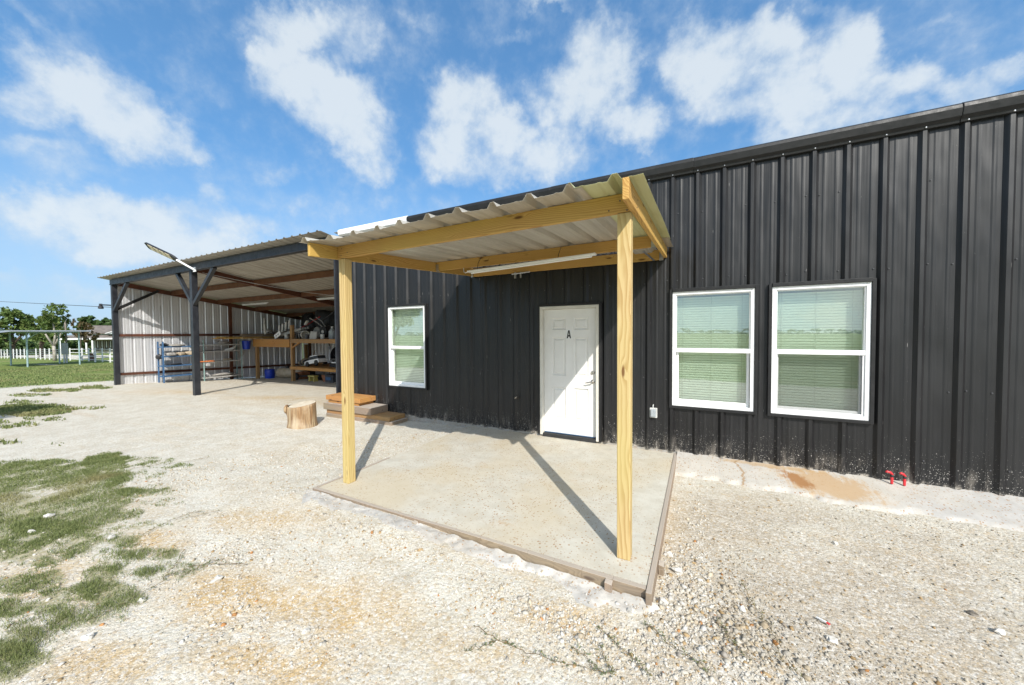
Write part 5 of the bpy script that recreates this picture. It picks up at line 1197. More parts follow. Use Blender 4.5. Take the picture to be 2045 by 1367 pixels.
for r_ in (0.21, 0.14, 0.07):
    mb = MB(); mb.tube([(-16.75 + r_ * math.cos(a), 5.6, 0.43 + r_ * math.sin(a)) for a in [2 * math.pi * k / 20 for k in range(21)]], 0.007, 5); mb.build('ring', 'pvc_white', t_)
t_ = thing('yellow_stool', 'low yellow plastic stool on the ground under the lower shelf', 'stool', (-16.05, 5.2, Z(-16, 5.2)))
zb = Z(-16, 5.2)
for x in (-16.22, -15.88):
    mb = MB(); mb.hexa([(x - .05, 5.1, zb), (x + .05, 5.1, zb), (x + .05, 5.3, zb), (x - .05, 5.3, zb)], [(x - .03, 5.12, zb + .22), (x + .03, 5.12, zb + .22), (x + .03, 5.28, zb + .22), (x - .03, 5.28, zb + .22)]); mb.build('leg', 'yellow_plastic', t_)
mb = MB(); mb.box(-16.28, -15.82, 5.08, 5.32, zb + .221, zb + .29); mb.build('seat', 'yellow_plastic', t_, bevel=.01)
t_ = thing('clay_pot', 'small terracotta pot on the ground right of the yellow stool', 'pot', (-15.45, 5.4, Z(-15.4, 5.4)))
zb = Z(-15.4, 5.4); mb = MB(); mb.lathe([(0.10, 0), (0.15, 0.26), (0.17, 0.26), (0.17, 0.32), (0.14, 0.32), (0.12, 0.2)], (-15.45, 5.4, zb), 16); mb.build('pot_body', 'terracotta', t_, smooth=True, autosmooth=True)
t_ = thing('blue_crate', 'dark blue crate on the ground by the black wall corner', 'crate', (-14.9, 5.4, Z(-14.9, 5.4)))
zb = Z(-14.9, 5.4); mb = MB(); mb.box(-15.2, -14.65, 5.2, 5.6, zb, zb + 0.33); mb.box(-15.23, -14.62, 5.17, 5.63, zb + .331, zb + .37); mb.build('crate_body', 'grey_dark', t_, bevel=.01)
mb = MB(); mb.box(-15.1, -14.75, 5.165, 5.169, zb + .12, zb + .25); mb.build('front_label', 'blue_paint', t_)
t_ = thing('folding_chair', 'dark folding chair with a white cushion at the right end of the lower shelf', 'chair', (-14.3, 5.2, 0.19))
mb = MB(); mb.tube([(-14.6, 5.3, 0.19), (-14.45, 5.2, 0.5), (-13.9, 5.15, 0.95)], 0.02, 6); mb.tube([(-13.9, 5.3, 0.19), (-14.2, 5.2, 0.5), (-14.55, 5.2, 0.8)], 0.02, 6); mb.build('frame', 'junk_black', t_)
mb = MB(); mb.box(-14.6, -14.0, 5.05, 5.4, 0.52, 0.60); mb.build('seat', 'junk_black', t_); mb = MB(); mb.box(-14.55, -14.05, 5.06, 5.38, 0.40, 0.45); mb.build('cushion', 'vinyl', t_)
t_ = thing('hanging_chain', 'short dark chain with a ring hanging under the bench above the toy car', 'chain', (-16.0, 6.0, 1.4))
mb = MB(); mb.tube([(-15.95, 6.0, 1.44), (-15.97, 6.0, 1.2), (-15.94, 6.0, 1.1)], 0.03, 6); mb.build('links', 'chain_dark', t_)
mb = MB(); mb.lathe([(0.10, -.02), (0.10, .02), (0.05, .02), (0.05, -.02)], (-15.94, 6.0, 1.02), 14, 'y'); mb.build('ring', 'zinc', t_)

# smaller clutter on and under the bench
G6 = 'paint cans on the bench'
for x, y, m_, lab in ((-17.55, 4.9, 'box_grey', 'small grey paint can left of the tall bench leg'), (-15.9, 4.85, 'grey_dark', 'dark paint can between the drum and the grey panel'), (-14.95, 4.95, 'pvc_white', 'white paint can right of the grey panel')):
    t_ = thing('paint_can', lab, 'can', (x, y, 1.476), G6)
    mb = MB(); mb.lathe([(0.085, 0), (0.085, 0.19), (0.09, 0.195), (0.09, 0.21), (0.075, 0.205)], (x, y, 1.476), 14); mb.build('body', m_, t_, smooth=True, autosmooth=True)
    mb = MB(); mb.tube([(x + 0.09 * math.cos(a), y, 1.62 + 0.09 * math.sin(a)) for a in [math.pi * k / 8 for k in range(9)]], 0.005, 5); mb.build('handle', 'zinc', t_)
G7 = 'boxes under the bench'
for x0, x1, y0, y1, z0, h, m_, lab in ((-18.0, -17.5, 5.6, 6.0, None, 0.34, 'terracotta', 'brown open box on the ground behind the hand cart'), (-16.9, -16.45, 5.5, 5.9, None, 0.26, 'grey_dark', 'dark box on the ground left of the yellow stool'), (-15.0, -14.6, 5.3, 5.7, 0.189, 0.2, 'junk_black', 'black box on the lower shelf right of the toy car'), (-18.9, -18.4, 6.5, 6.9, None, 0.5, 'junk_black', 'tall black box at the rear wall behind the gas tank')):
    zb = Z(x0, y0) if z0 is None else z0
    t_ = thing('storage_box', lab, 'box', ((x0 + x1) / 2, (y0 + y1) / 2, zb), G7)
    mb = MB(); w = 0.012
    mb.box(x0, x1, y0, y0 + w, zb, zb + h); mb.box(x0, x1, y1 - w, y1, zb, zb + h); mb.box(x0, x0 + w, y0 + w, y1 - w, zb, zb + h); mb.box(x1 - w, x1, y0 + w, y1 - w, zb, zb + h); mb.box(x0 + w, x1 - w, y0 + w, y1 - w, zb, zb + w); mb.build('box_body', m_, t_)
    mb = MB(); mb.hexa([(x0, y0, zb + h + .001), (x1, y0, zb + h + .001), (x1, y0, zb + h + .008), (x0, y0, zb + h + .008)], [(x0, y0 - .12, zb + h - .05), (x1, y0 - .12, zb + h - .05), (x1, y0 - .12, zb + h - .042), (x0, y0 - .12, zb + h - .042)]); mb.build('flap', m_, t_)
mb = MB(); pts = [(-18.9 + 0.22 * math.cos(k * .5) * (1 + .1 * math.sin(k)), 4.95 + 0.12 * math.sin(k * .5), 1.70 + 0.012 * k % .15) for k in range(50)]
mb.tube(pts, 0.016, 6); tag(mb.build('hose_coil', 'junk_black', None), 'black hose coiled on the planks left of the fixture bundle', 'hose')
mb = MB(); mb.tube([(-16.9, 5.7, 1.6), (-16.2, 5.9, 2.4), (-15.6, 6.0, 2.75)], 0.03, 6); tag(mb.build('black_pipe', 'grey_dark', None), 'dark pipe leaning across the black bundles', 'pipe')
for x, h, lab in ((-19.4, 1.35, 'long handled rake standing in the rear corner behind the gas tank'), (-17.5, 1.2, 'wooden handle leaning on the rear wall behind the hand cart')):
    mb = MB(); mb.tube([(x, 7.0, Z(x, 7)), (x + .12, 7.5, Z(x, 7) + h)], 0.022, 6); tag(mb.build('tool_handle', 'old_pine_z', None), lab, 'tool handle')

# ------------------------------------------------------------------ background
CAMXY = np.array([0.0, -5.484])
def lat(x, y):
    d = np.array([x, y]) - CAMXY; d = d / np.linalg.norm(d); return np.array([-d[1] * -1, 0]) if False else np.array([d[1], -d[0]])
# open pole canopy on the lawn
t_ = thing('pole_canopy', 'open pipe frame canopy with a flat sheet roof on the lawn', 'canopy', (-43, 2.2, -0.5))
ZC = 1.98
for (x, y) in ((-41.65, 1.29), (-41.0, 3.54), (-45.9, 1.23), (-44.9, 3.35)):
    mb = MB(); mb.tube([(x, y, Z(x, y) - 0.1), (x, y, ZC)], 0.045, 10); mb.build('pole', 'steel_blue', t_, smooth=True, autosmooth=True)
mb = MB(); mb.hexa([(-40.6, 0.5, ZC + .02), (-40.3, 4.0, ZC + .02), (-46.6, 4.0, ZC + .02), (-46.6, 0.5, ZC + .02)], [(-40.6, 0.5, ZC + .10), (-40.3, 4.0, ZC + .10), (-46.6, 4.0, ZC + .10), (-46.6, 0.5, ZC + .10)])
mb.hexa([(-40.6, 0.498, ZC + .02), (-46.6, 0.498, ZC + .02), (-46.6, 0.498, ZC + .10), (-40.6, 0.498, ZC + .10)], [(-40.8, -1.0, ZC - .28), (-46.6, -1.0, ZC - .28), (-46.6, -1.0, ZC - .2), (-40.8, -1.0, ZC - .2)])
mb.build('roof_sheet', 'canopy_roof', t_)
mb = MB(); mb.tube([(-41.6, 1.35, ZC - .45), (-41.45, 1.7, ZC - 0.1), (-41.4, 1.95, ZC)], 0.04, 6); mb.build('brace', 'steel_blue', t_)
mb = MB(); mb.bar((-41.6, 1.29, ZC - .02), (-41.0, 3.54, ZC - .02), 0.08, 0.1); mb.bar((-45.9, 1.23, ZC - .02), (-44.9, 3.35, ZC - .02), 0.08, 0.1); mb.build('crossbar', 'steel_blue', t_)
# white post fence
fe = thing('post_fence', 'long fence of white posts with thin rails across the far lawn', 'fence', (-55, 5.3, -0.6))
fxs = (-78.7, -77.0, -75.5, -72.5, -70.9, -69.3, -67.6, -62.9, -61.3, -59.7, -58.1, -54.5, -51.7, -48.4, -46.7, -45.1, -43.5, -41.8, -40.0, -38.3, -36.6)
for x in fxs:
    mb = MB(); z = Z(x, 5.3); mb.box(x - .035, x + .035, 5.28, 5.35, z - .1, z + 1.15); mb.build('post', 'fence_white', fe)
for h in (0.15, 0.45, 0.75, 1.05):
    mb = MB()
    for a, b in zip(fxs[12:-1], fxs[13:]):
        mb.bar((a + .075, 5.315, Z(a, 5.3) + h), (b - .075, 5.315, Z(b, 5.3) + h), 0.03, 0.05)
    mb.build('rail', 'fence_white', fe)
mb = MB()
for h in (0.2, 0.4, 0.6, 0.8, 1.0):
    for a, b in zip(fxs[:12], fxs[1:13]):
        mb.bar((a + .075, 5.32, Z(a, 5.3) + h), (b - .075, 5.32, Z(b, 5.3) + h), 0.02, 0.035)
mb.build('wire', 'wire_mesh', fe)
# service pole with meter box
t_ = thing('service_pole', 'weathered wooden pole with a grey meter box beside the white barked tree', 'utility pole', (-45.7, 3.85, -0.5))
zb = Z(-45.7, 3.85)
mb = MB(); mb.tube([(-45.9, 3.92, zb - .1), (-45.9, 3.93, 2.75)], [0.06, 0.05], 8); mb.build('pole', 'pole_wood', t_)
mb = MB(); mb.box(-45.72, -45.55, 3.62, 3.95, zb + 0.72, zb + 1.6); mb.build('meter_box', 'box_grey', t_, bevel=.01)
mb = MB(); mb.box(-45.66, -45.6, 3.70, 3.78, zb - .05, zb + .72); mb.box(-45.66, -45.6, 3.84, 3.90, zb - .05, zb + .72); mb.build('box_post', 'fence_white', t_)
mb = MB(); mb.tube([(-45.4, 3.45, zb - .1), (-45.4, 3.45, zb + 2.35)], 0.035, 6); mb.build('conduit', 'grey_dark', t_)
mb = MB(); mb.box(-48.1, -47.8, 5.6, 5.93, Z(-48, 5.8) - .05, Z(-48, 5.8) + .62); mb.box(-48.13, -47.77, 5.57, 5.96, Z(-48, 5.8) + .6205, Z(-48, 5.8) + .66)
tag(mb.build('brown_bin', 'brown_box', None, bevel=.01), 'small brown bin standing among the white fence posts', 'bin')
mb = MB(); mb.lathe([(0.04, -0.55), (0.04, 0.1), (0.08, 0.11), (0.09, 0.2), (0.05, 0.26)], (-43.9, 5.0, 0.0), 10); tag(mb.build('hydrant_pipe', 'fence_white', None), 'short white standpipe in front of the right fence posts', 'pipe')
# house
HO = np.array([-90.0, 15.2]); HL = np.array([0.231, 0.973]); HA = np.array([-0.973, 0.231])
ho = thing('house', 'low house with grey shingle roof and white columned porch beyond the fence', 'house', (-90, 15.2, -1.35))
def H(l, a, z): q = HO + HL * l + HA * a; return (q[0], q[1], z)
def hbox(mb, l0, l1, a0, a1, z0, z1):
    return mb.hexa([H(l0, a0, z0), H(l1, a0, z0), H(l1, a1, z0), H(l0, a1, z0)], [H(l0, a0, z1), H(l1, a0, z1), H(l1, a1, z1), H(l0, a1, z1)])
mb = MB(); hbox(mb, 0.6, 9, 1.5, 7.5, -1.6, 2.0); mb.build('wall', 'house_wall', ho)
mb = MB(); hbox(mb, 0.9, 9, 1.40, 1.495, -1.6, 1.15); mb.build('lower_wall', 'house_wall_tan', ho)
mb = MB(); mb.prism([(1.0, 2.0), (1.0, 2.12), (4.4, 3.45), (8.0, 2.12), (8.0, 2.0)], lambda u, v, k: H(0.0 if k == 0 else 9.5, u, v)); mb.build('roof', 'shingle', ho)
mb = MB(); mb.prism([(2.2, 1.95), (4.2, 2.85), (6.2, 1.95)], lambda u, v, k: H(u, 0.3 if k == 0 else 3.0, v)); mb.build('gable', 'house_wall', ho)
mb = MB(); mb.hexa([H(2.0, .15, 1.95), H(4.2, .15, 2.92), H(4.2, .15, 3.02), H(2.0, .15, 2.07)], [H(2.0, .29, 1.95), H(4.2, .29, 2.92), H(4.2, .29, 3.02), H(2.0, .29, 2.07)])
mb.hexa([H(6.4, .15, 1.95), H(4.2, .15, 2.92), H(4.2, .15, 3.02), H(6.4, .15, 2.07)], [H(6.4, .29, 1.95), H(4.2, .29, 2.92), H(4.2, .29, 3.02), H(6.4, .29, 2.07)]); mb.build('gable_board', 'fence_white', ho)
mb = MB(); mb.hexa([H(-3.2, -.8, 1.12), H(9, -.8, 1.22), H(9, 1.39, 1.75), H(-3.2, 1.39, 1.65)], [H(-3.2, -.8, 1.20), H(9, -.8, 1.30), H(9, 1.39, 1.83), H(-3.2, 1.39, 1.73)]); mb.build('porch_roof', 'shingle', ho)
mb = MB(); hbox(mb, -3.25, 9, -.85, -.805, 1.02, 1.27); mb.build('porch_fascia', 'fence_white', ho)
for l in (-2.8, -2.2, -0.1, 0.55, 4.2, 6.5):
    mb = MB(); hbox(mb, l - .09, l + .09, -.75, -.55, -1.5, 1.1); mb.build('column', 'fence_white', ho)
for k, l in enumerate((1.15, 1.65, 2.15, 2.62)):
    mb = MB(); hbox(mb, l - .12, l + .12, 1.33, 1.398, -0.9, 0.75); f_ = mb.build('window', 'dark_window', ho)
    mb = MB(); hbox(mb, l - .05, l + .05, 1.31, 1.329, -0.4, 0.7); mb.build('pane_frame', 'fence_white', f_)
    mb = MB(); hbox(mb, l - .20, l - .125, 1.33, 1.398, -0.9, 0.8); hbox(mb, l + .125, l + .20, 1.33, 1.398, -0.9, 0.8); mb.build('shutter', 'shutter_brown', f_)

# ------------------------------------------------------------------ trees
def leaf_cloud(mb, blobs, n, size, seed, fill=0.55):
    rg = np.random.default_rng(seed)
    vol = np.array([b[1][0] * b[1][1] * b[1][2] for b in blobs]) ** 0.75; vol /= vol.sum()
    for (c, r), k in zip(blobs, (vol * n).astype(int)):
        # clumps first, then leaves round each clump, so that sky shows between
        nc = max(5, k // 26)
        d = rg.normal(size=(nc, 3)); d /= np.linalg.norm(d, axis=1)[:, None]
        cc = d * (rg.uniform(fill, 1.05, nc) ** 0.6)[:, None]
        ci = rg.integers(0, nc, k)
        P = cc[ci] + rg.normal(size=(k, 3)) * 0.17
        tone = np.clip(rg.uniform(0, 1, nc)[ci] * 0.6 + rg.uniform(0, .4, k), 0, 1)
        P = P * np.array(r) + np.array(c)
        a = rg.normal(size=(k, 3)); a /= np.linalg.norm(a, axis=1)[:, None]
        b = np.cross(a, rg.normal(size=(k, 3))); b /= np.linalg.norm(b, axis=1)[:, None]
        s = size * rg.uniform(0.6, 1.4, k)[:, None]
        base = len(mb.v)
        V = np.stack([P - a * s, P - b * s * .55, P + a * s, P + b * s * .55], 1).reshape(-1, 3)
        mb.v += V.tolist()
        mb.f += [(base + 4 * i, base + 4 * i + 1, base + 4 * i + 2, base + 4 * i + 3) for i in range(k)]
        mb.tone += tone.tolist()
def tree(name, label, x, y, limbs, blobs, n, size, seed, bark, leaf, group=None, depth=1.6):
    """limbs: [[(l, z, r), ...]] and blobs: [(l, z, rl, rz)] across the line of sight; depth = how far blobs reach along it"""
    L = lat(x, y); A = np.array([-L[1], L[0]]); zb = Z(x, y)
    t_ = thing(name, label, 'tree', (x, y, zb), group)
    rg = random.Random(seed)
    mb = MB()
    for lm in limbs:
        off = rg.uniform(-.25, .25); m_ = len(lm)
        mb.tube([(x + L[0] * l + A[0] * off * i / m_, y + L[1] * l + A[1] * off * i / m_, zb + z) for i, (l, z, r) in enumerate(lm)], [q[2] for q in lm], 7)
    mb.build('trunk', bark, t_, smooth=True)
    bl = []
    for (l, z, rl, rz) in blobs:
        da = rg.uniform(-.5, .5) * depth
        bl.append(((x + L[0] * l + A[0] * da, y + L[1] * l + A[1] * da, zb + z), (max(rl, abs(A[0]) * rz * depth * .8), max(rl, abs(A[1]) * rz), rz)))
    mb = MB(); leaf_cloud(mb, bl, n, size, seed); mb.build('crown', leaf, t_)
    return t_
tree('broadleaf_tree', 'open crowned tree with a forked pale trunk behind the pole canopy', -52.8, 4.66,
     [[(-0.02, -.1, .14), (-.03, .7, .12), (-.06, 1.4, .11)], [(-.06, 1.35, .09), (-.35, 2.1, .07), (-.5, 2.5, .05)], [(-.05, 1.35, .10), (.05, 2.4, .07), (-.05, 3.6, .05), (-.1, 4.6, .03)], [(-.04, 1.4, .09), (.3, 2.2, .07), (.55, 3.2, .04), (.75, 3.9, .03)]],
     [(-.15, 4.3, .55, .75), (.45, 4.6, .38, .5), (.2, 3.6, .6, .55), (-.45, 3.2, .35, .4), (.85, 3.9, .35, .4), (.25, 2.6, .45, .35), (-.05, 5.05, .22, .25)], 1500, 0.115, 4, 'bark_pale', 'leaf_green', None, 1.3)
tree('broadleaf_tree', 'smaller bronze leaved tree between the pale trunked tree and the house', -56.0, 6.9,
     [[(0, -.1, .06), (.03, 1.2, .055), (.1, 2.4, .04), (.05, 3.4, .03)]],
     [(-.1, 3.6, .35, .5), (.45, 2.9, .55, .55), (.9, 2.5, .35, .35), (-.1, 2.7, .5, .45), (.5, 3.6, .25, .35), (.6, 2.0, .5, .3)], 900, 0.12, 5, 'bark_dark', 'leaf_bronze', None, 1.2)
G3 = 'broad trees beyond the white fence'
tree('broadleaf_tree', 'large dark green tree at the left edge beyond the fence', -76.2, 5.8,
     [[(0, -.1, .22), (.05, 1.5, .2), (.0, 3.2, .15)], [(0, 1.4, .14), (-.8, 2.8, .1), (-1.2, 4, .06)], [(0, 1.6, .14), (.8, 3.0, .1), (1.2, 4.2, .06)]],
     [(-.6, 5.2, .8, .8), (.3, 5.6, .7, .65), (.9, 5.0, .7, .7), (-.2, 4.2, 1.0, .7), (.8, 3.8, .9, .7), (-.9, 3.6, .7, .6), (.2, 3.0, 1.0, .5), (-.6, 2.3, .8, .5)], 2300, 0.21, 6, 'bark_dark', 'leaf_green', G3)
tree('broadleaf_tree', 'wide green tree with bronze tips left of the pale trunked tree', -74.0, 7.6,
     [[(0, -.1, .2), (.05, 1.5, .16), (.1, 3.2, .1)], [(0, 1.4, .12), (.8, 2.8, .1), (1.2, 3.6, .06)]],
     [(-.4, 4.5, .7, .7), (.5, 4.7, .7, .6), (1.3, 4.2, .7, .65), (.3, 3.6, .9, .6), (1.2, 3.3, .9, .6), (-.6, 3.3, .7, .6), (.4, 2.6, 1.0, .5), (1.5, 2.5, .6, .5), (1.9, 3.6, .45, .6)], 2300, 0.21, 7, 'bark_dark', 'leaf_green', G3)
G4 = 'round trees behind the house roof'
for i, (x, y, s_, lab) in enumerate(((-119.5, 22.0, 1.0, 'round dark green tree behind the left end of the house roof'), (-117.8, 24.0, 0.92, 'round dark green tree behind the middle of the house roof'), (-116.6, 25.6, 0.78, 'smaller round tree behind the right end of the house roof'))):
    tree('broadleaf_tree', lab, x, y, [[(0, -.1, .2), (0, 3, .16), (0, 5, .1)]], [(-.3, 6.6 * s_, .9, .8), (.5, 6.9 * s_, .8, .75), (0, 5.7 * s_, 1.4, .8), (.9, 5.6 * s_, .8, .6), (-1.0, 5.2 * s_, .9, .6), (.2, 4.4 * s_, 1.6, .8)], 1500, 0.36, 60 + i, 'bark_dark', 'leaf_dark', G4)
mb = MB(); bl = []; rg = random.Random(77)
for k in range(34):
    f = k / 33; x = -100 + 3 * math.sin(k * 1.9); y = 5.5 + 17 * f - (1.5 if k % 3 else 0)
    bl.append(((x, y, Z(x, y) + 0.9 + rg.uniform(0, 1.6) * (1 - 0.6 * f)), (1.6, 1.2, 1.3 + rg.uniform(0, .8))))
leaf_cloud(mb, bl, 7000, 0.30, 70, 0.3); tag(mb.build('thicket', 'leaf_dark', None, kind='stuff'), 'dark low thicket beyond the white fence', 'thicket')
mb = MB(); bl = []
for k in range(90):
    x = -260 + 520 * k / 89 + rg.uniform(-2, 2); x *= 2.0; y = -430 + rg.uniform(-12, 12); h = rg.uniform(1.8, 3.4)
    bl.append(((x, y, Z(x, y) + h), (10, 6, h)))
leaf_cloud(mb, bl, 9000, 1.1, 71, 0.3); tag(mb.build('distant_woods', 'leaf_dark', None, kind='stuff'), 'distant tree line across the field, mirrored in the windows', 'woods')
tree('shade_tree', 'leafy young tree on the gravel beyond the left edge of the picture', -12.7, -6.9,
     [[(0, -.1, .10), (.03, 1.4, .08), (0, 3.2, .05)], [(0, 1.4, .06), (.7, 2.6, .04)], [(0, 1.6, .06), (-.7, 2.8, .04)]],
     [(0, 3.3, .75, .5), (.6, 3.0, .6, .4), (-.7, 3.1, .6, .4), (0, 2.7, .8, .4)], 3800, 0.12, 90, 'bark_dark', 'leaf_green')

# ------------------------------------------------------------------ loose stones and rocks
ICO = None
def ico():
    bm = bmesh.new(); bmesh.ops.create_icosphere(bm, subdivisions=1, radius=1)
    v = np.array([tuple(q.co) for q in bm.verts]); f = np.array([[q.index for q in p.verts] for p in bm.faces]); bm.free(); return v, f
IV, IF = ico()
PAL = np.array([(0.66, 0.63, 0.57), (0.60, 0.56, 0.48), (0.70, 0.68, 0.63), (0.56, 0.48, 0.36), (0.46, 0.33, 0.18), (0.42, 0.38, 0.33), (0.62, 0.54, 0.41), (0.50, 0.25, 0.10)])
PW_ = np.array([.26, .22, .14, .14, .09, .06, .08, .01])
def stones_mesh(name, P, r, rg, pal=None):
    n = len(P)
    J = 1 + rg.normal(size=(n, len(IV), 1)) * 0.17
    S = r[:, None, None] * rg.uniform(0.6, 1.25, (n, 1, 3)) * np.array([1, 1, 0.72])
    a = rg.uniform(0, 6.28, n); ca, sa = np.cos(a), np.sin(a)
    V = IV[None] * J * S
    X = V[..., 0] * ca[:, None] - V[..., 1] * sa[:, None]; Y = V[..., 0] * sa[:, None] + V[..., 1] * ca[:, None]
    tl = rg.normal(size=(n, 2)) * 0.25
    V = np.stack([X, Y, V[..., 2] + X * tl[:, :1] + Y * tl[:, 1:]], -1) + P[:, None, :]
    F = IF[None] + (np.arange(n) * len(IV))[:, None, None]
    me = bpy.data.meshes.new(name)
    V = V.reshape(-1, 3).astype(np.float32); F = F.reshape(-1, 3).astype(np.int32)
    me.vertices.add(len(V)); me.vertices.foreach_set('co', V.ravel())
    me.loops.add(F.size); me.loops.foreach_set('vertex_index', F.ravel())
    me.polygons.add(len(F)); me.polygons.foreach_set('loop_start', np.arange(len(F), dtype=np.int32) * 3)
    me.update(calc_edges=True)
    cidx = rg.choice(len(PAL), n, p=PW_ / PW_.sum()) if pal is None else np.full(n, pal)
    cols = 0.84 * PAL[cidx] * rg.uniform(0.85, 1.08, (n, 1))
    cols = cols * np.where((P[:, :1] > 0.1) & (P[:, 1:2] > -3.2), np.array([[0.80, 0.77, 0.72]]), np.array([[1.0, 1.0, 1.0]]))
    cols = np.concatenate([cols, np.ones((n, 1))], 1)
    at = me.attributes.new('stone_col', 'FLOAT_COLOR', 'FACE'); at.data.foreach_set('color', np.repeat(cols, len(IF), 0).ravel().astype(np.float32))
    me.materials.append(MATS['stone'])
    o = bpy.data.objects.new(name, me); col.objects.link(o)
    return o
def scatter():
    rg = np.random.default_rng(11); n = 150000
    # denser towards the viewer: pick range by a falling law
    d = 0.9 + 5.6 * rg.uniform(0, 1, n) ** 1.25; th = rg.uniform(R(-30), R(88), n)
    x = -d * np.sin(th); y = -5.484 + d * np.cos(th)
    r = 0.0036 * np.exp(rg.normal(size=n) * 0.42) * (0.75 + 0.16 * d)
    big = rg.uniform(0, 1, n) < 0.03; r[big] *= 2.0
    dens = 0.12 + 0.85 * np.clip((fbm(x * 1.1, y * 1.1, 4, 55) - 0.4) * 3, 0, 1)
    corner = np.exp(-((x + 0.05) ** 2 / 0.20 + (y + 2.75) ** 2 / 0.35))
    front = np.exp(-((x + 0.5) ** 2 / 1.2 + (y + 3.5) ** 2 / 0.10)) * 0.6
    dens = dens + 1.2 * corner + front
    coarse = np.zeros(n)
    for cx, cy, sx, sy, k in ((-0.9, -3.42, .5, .10, 1), (-2.3, -3.30, .8, .10, .8), (0.25, -3.05, .35, .3, 1), (-3.3, -4.0, .35, .2, .7), (-2.6, -4.35, .5, .15, .6), (0.9, -2.9, .5, .2, .6), (-1.9, -4.2, .4, .12, .5), (0.0, -1.6, .10, .7, .6)):
        coarse = np.maximum(coarse, k * np.exp(-((x - cx) / sx) ** 2 - ((y - cy) / sy) ** 2))
    dens = dens + 0.9 * coarse; r = r * (1 + 0.9 * coarse * rg.uniform(0, 1, n))
    r = r * (1 + 0.9 * corner * rg.uniform(0, 1, n) + .4 * front)
    keep = rg.uniform(0, 1.5, n) < dens
    keep &= ~((x > -3.80) & (x < -0.24) & (y > -3.06)) & (y < -0.05) & ~((x > -0.27) & (y > -0.66))
    keep &= ~((x > -3.6) & (x < -0.3) & (y > -3.24) & (rg.uniform(0, 1, n) < 0.75))
    keep &= ~(rg.uniform(0, 1, n) < grass_mask(x, y) * 0.9)
    keep &= ~((x < -5.2) & (y > -0.5))
    r = np.minimum(r, 0.013 + 0.010 * np.maximum(corner, coarse))
    x, y, r = x[keep], y[keep], r[keep]
    z = zg(x, y) + r * 0.18
    sp = (x > -3.95) & (x < -0.15) & (y > -3.42) & (y < -3.0)
    z = np.where(sp, np.maximum(z, spill_h(x, y) + r * .15), z)
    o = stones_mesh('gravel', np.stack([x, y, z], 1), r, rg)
    tag(o, 'pale crushed limestone gravel strewn over the yard', 'gravel', None, 'stuff')
    return len(x)
scatter()
G5 = 'loose rocks on the yard'
ROCKS = [(-5.59, -4.49, .07, 2, 'broad white rock among the grass at the left edge'), (-5.31, -4.64, .05, 2, 'second white rock in the grass, nearer than the broad one'), (-4.50, -4.35, .055, 2, 'white rock by the right end of the scrubby grass strip'),
         (-2.92, -3.92, .04, 0, 'angular pale rock alone on the bare gravel, left of the slab corner'), (-3.06, -4.20, .045, 2, 'round white rock beside the trailing weeds'), (-3.26, -4.54, .035, 2, 'small white rock at the end of the low grass tuft'),
         (-3.14, -4.80, .04, 2, 'pale rock near the bottom left corner'), (-2.07, -4.19, .03, 2, 'small white rock low in the middle of the bare ground'), (-0.13, -2.56, .05, 2, 'white rock beside the stake of the right form board'),
         (-0.20, -2.36, .045, 2, 'white rock touching the right form board behind the stake'), (-0.20, -2.96, .05, 2, 'white rock at the outer corner of the form boards'), (-0.37, -3.14, .035, 0, 'pale rock on the concrete spill below the corner'),
         (0.69, -2.83, .035, 2, 'upright pale rock near the bottom right of the yard'), (-0.19, -3.26, .024, 2, 'round white rock left of the weeds in front of the corner'), (0.02, -3.25, .04, 2, 'pale rock right of the weeds in front of the corner'),
         (1.03, -1.58, .03, 2, 'small pale rock out on the right gravel below the rust stain'), (1.55, -2.16, .035, 5, 'dark flat rock at the right of the yard'), (0.26, -2.78, .035, 2, 'pale rock on the gravel right of the form board corner'),
         (1.59, -2.30, .035, 2, 'pale rock near the right edge of the picture'), (0.81, -1.51, .022, 0, 'tiny pale rock on the right gravel near another pale one')]
for i, (x, y, r, pal, lab) in enumerate(ROCKS):
    r = r * (0.62 if x < -4 else 0.8); rg = np.random.default_rng(100 + i); mb = MB(); z = Z(x, y) + r * 0.25
    if y > -3.42 and y < -3.0 and -3.9 < x < -0.15: z = float(spill_h(np.array(x), np.array(y))) + r * .25
    mb.blob((x, y, z), (r * 1.15, r * .9, r * .7), 200 + i, 2, 0.55)
    vs = np.array(mb.v) - np.array([x, y, z])
    for k in range(9):  # knock flat facets off it
        d = rg.normal(size=3); d /= np.linalg.norm(d); lim = r * rg.uniform(.55, .8); q = vs @ d; m_ = q > lim; vs[m_] -= np.outer(q[m_] - lim, d)
    mb.v = (vs + np.array([x, y, z])).tolist()
    o = mb.build('rock', 'stone', None)
    at = o.data.attributes.new('stone_col', 'FLOAT_COLOR', 'FACE'); c = PAL[pal] * (0.5 if pal == 5 else 0.85); at.data.foreach_set('color', np.tile(np.append(c, 1), len(o.data.polygons)).astype(np.float32))
    tag(o, lab, 'rock', G5)
t_ = thing('paper_scrap', 'thin white and red scrap lying on the right gravel', 'litter', (0.70, -2.69, Z(.7, -2.69)))
mb = MB(); z = Z(.7, -2.69) + .012; mb.bar((0.66, -2.665, z), (0.70, -2.70, z + .006), 0.012, 0.006); mb.build('white_strip', 'vinyl', t_)
mb = MB(); mb.bar((0.701, -2.701, z + .006), (0.712, -2.712, z + .006), 0.012, 0.006); mb.build('red_tip', 'red_plastic', t_)

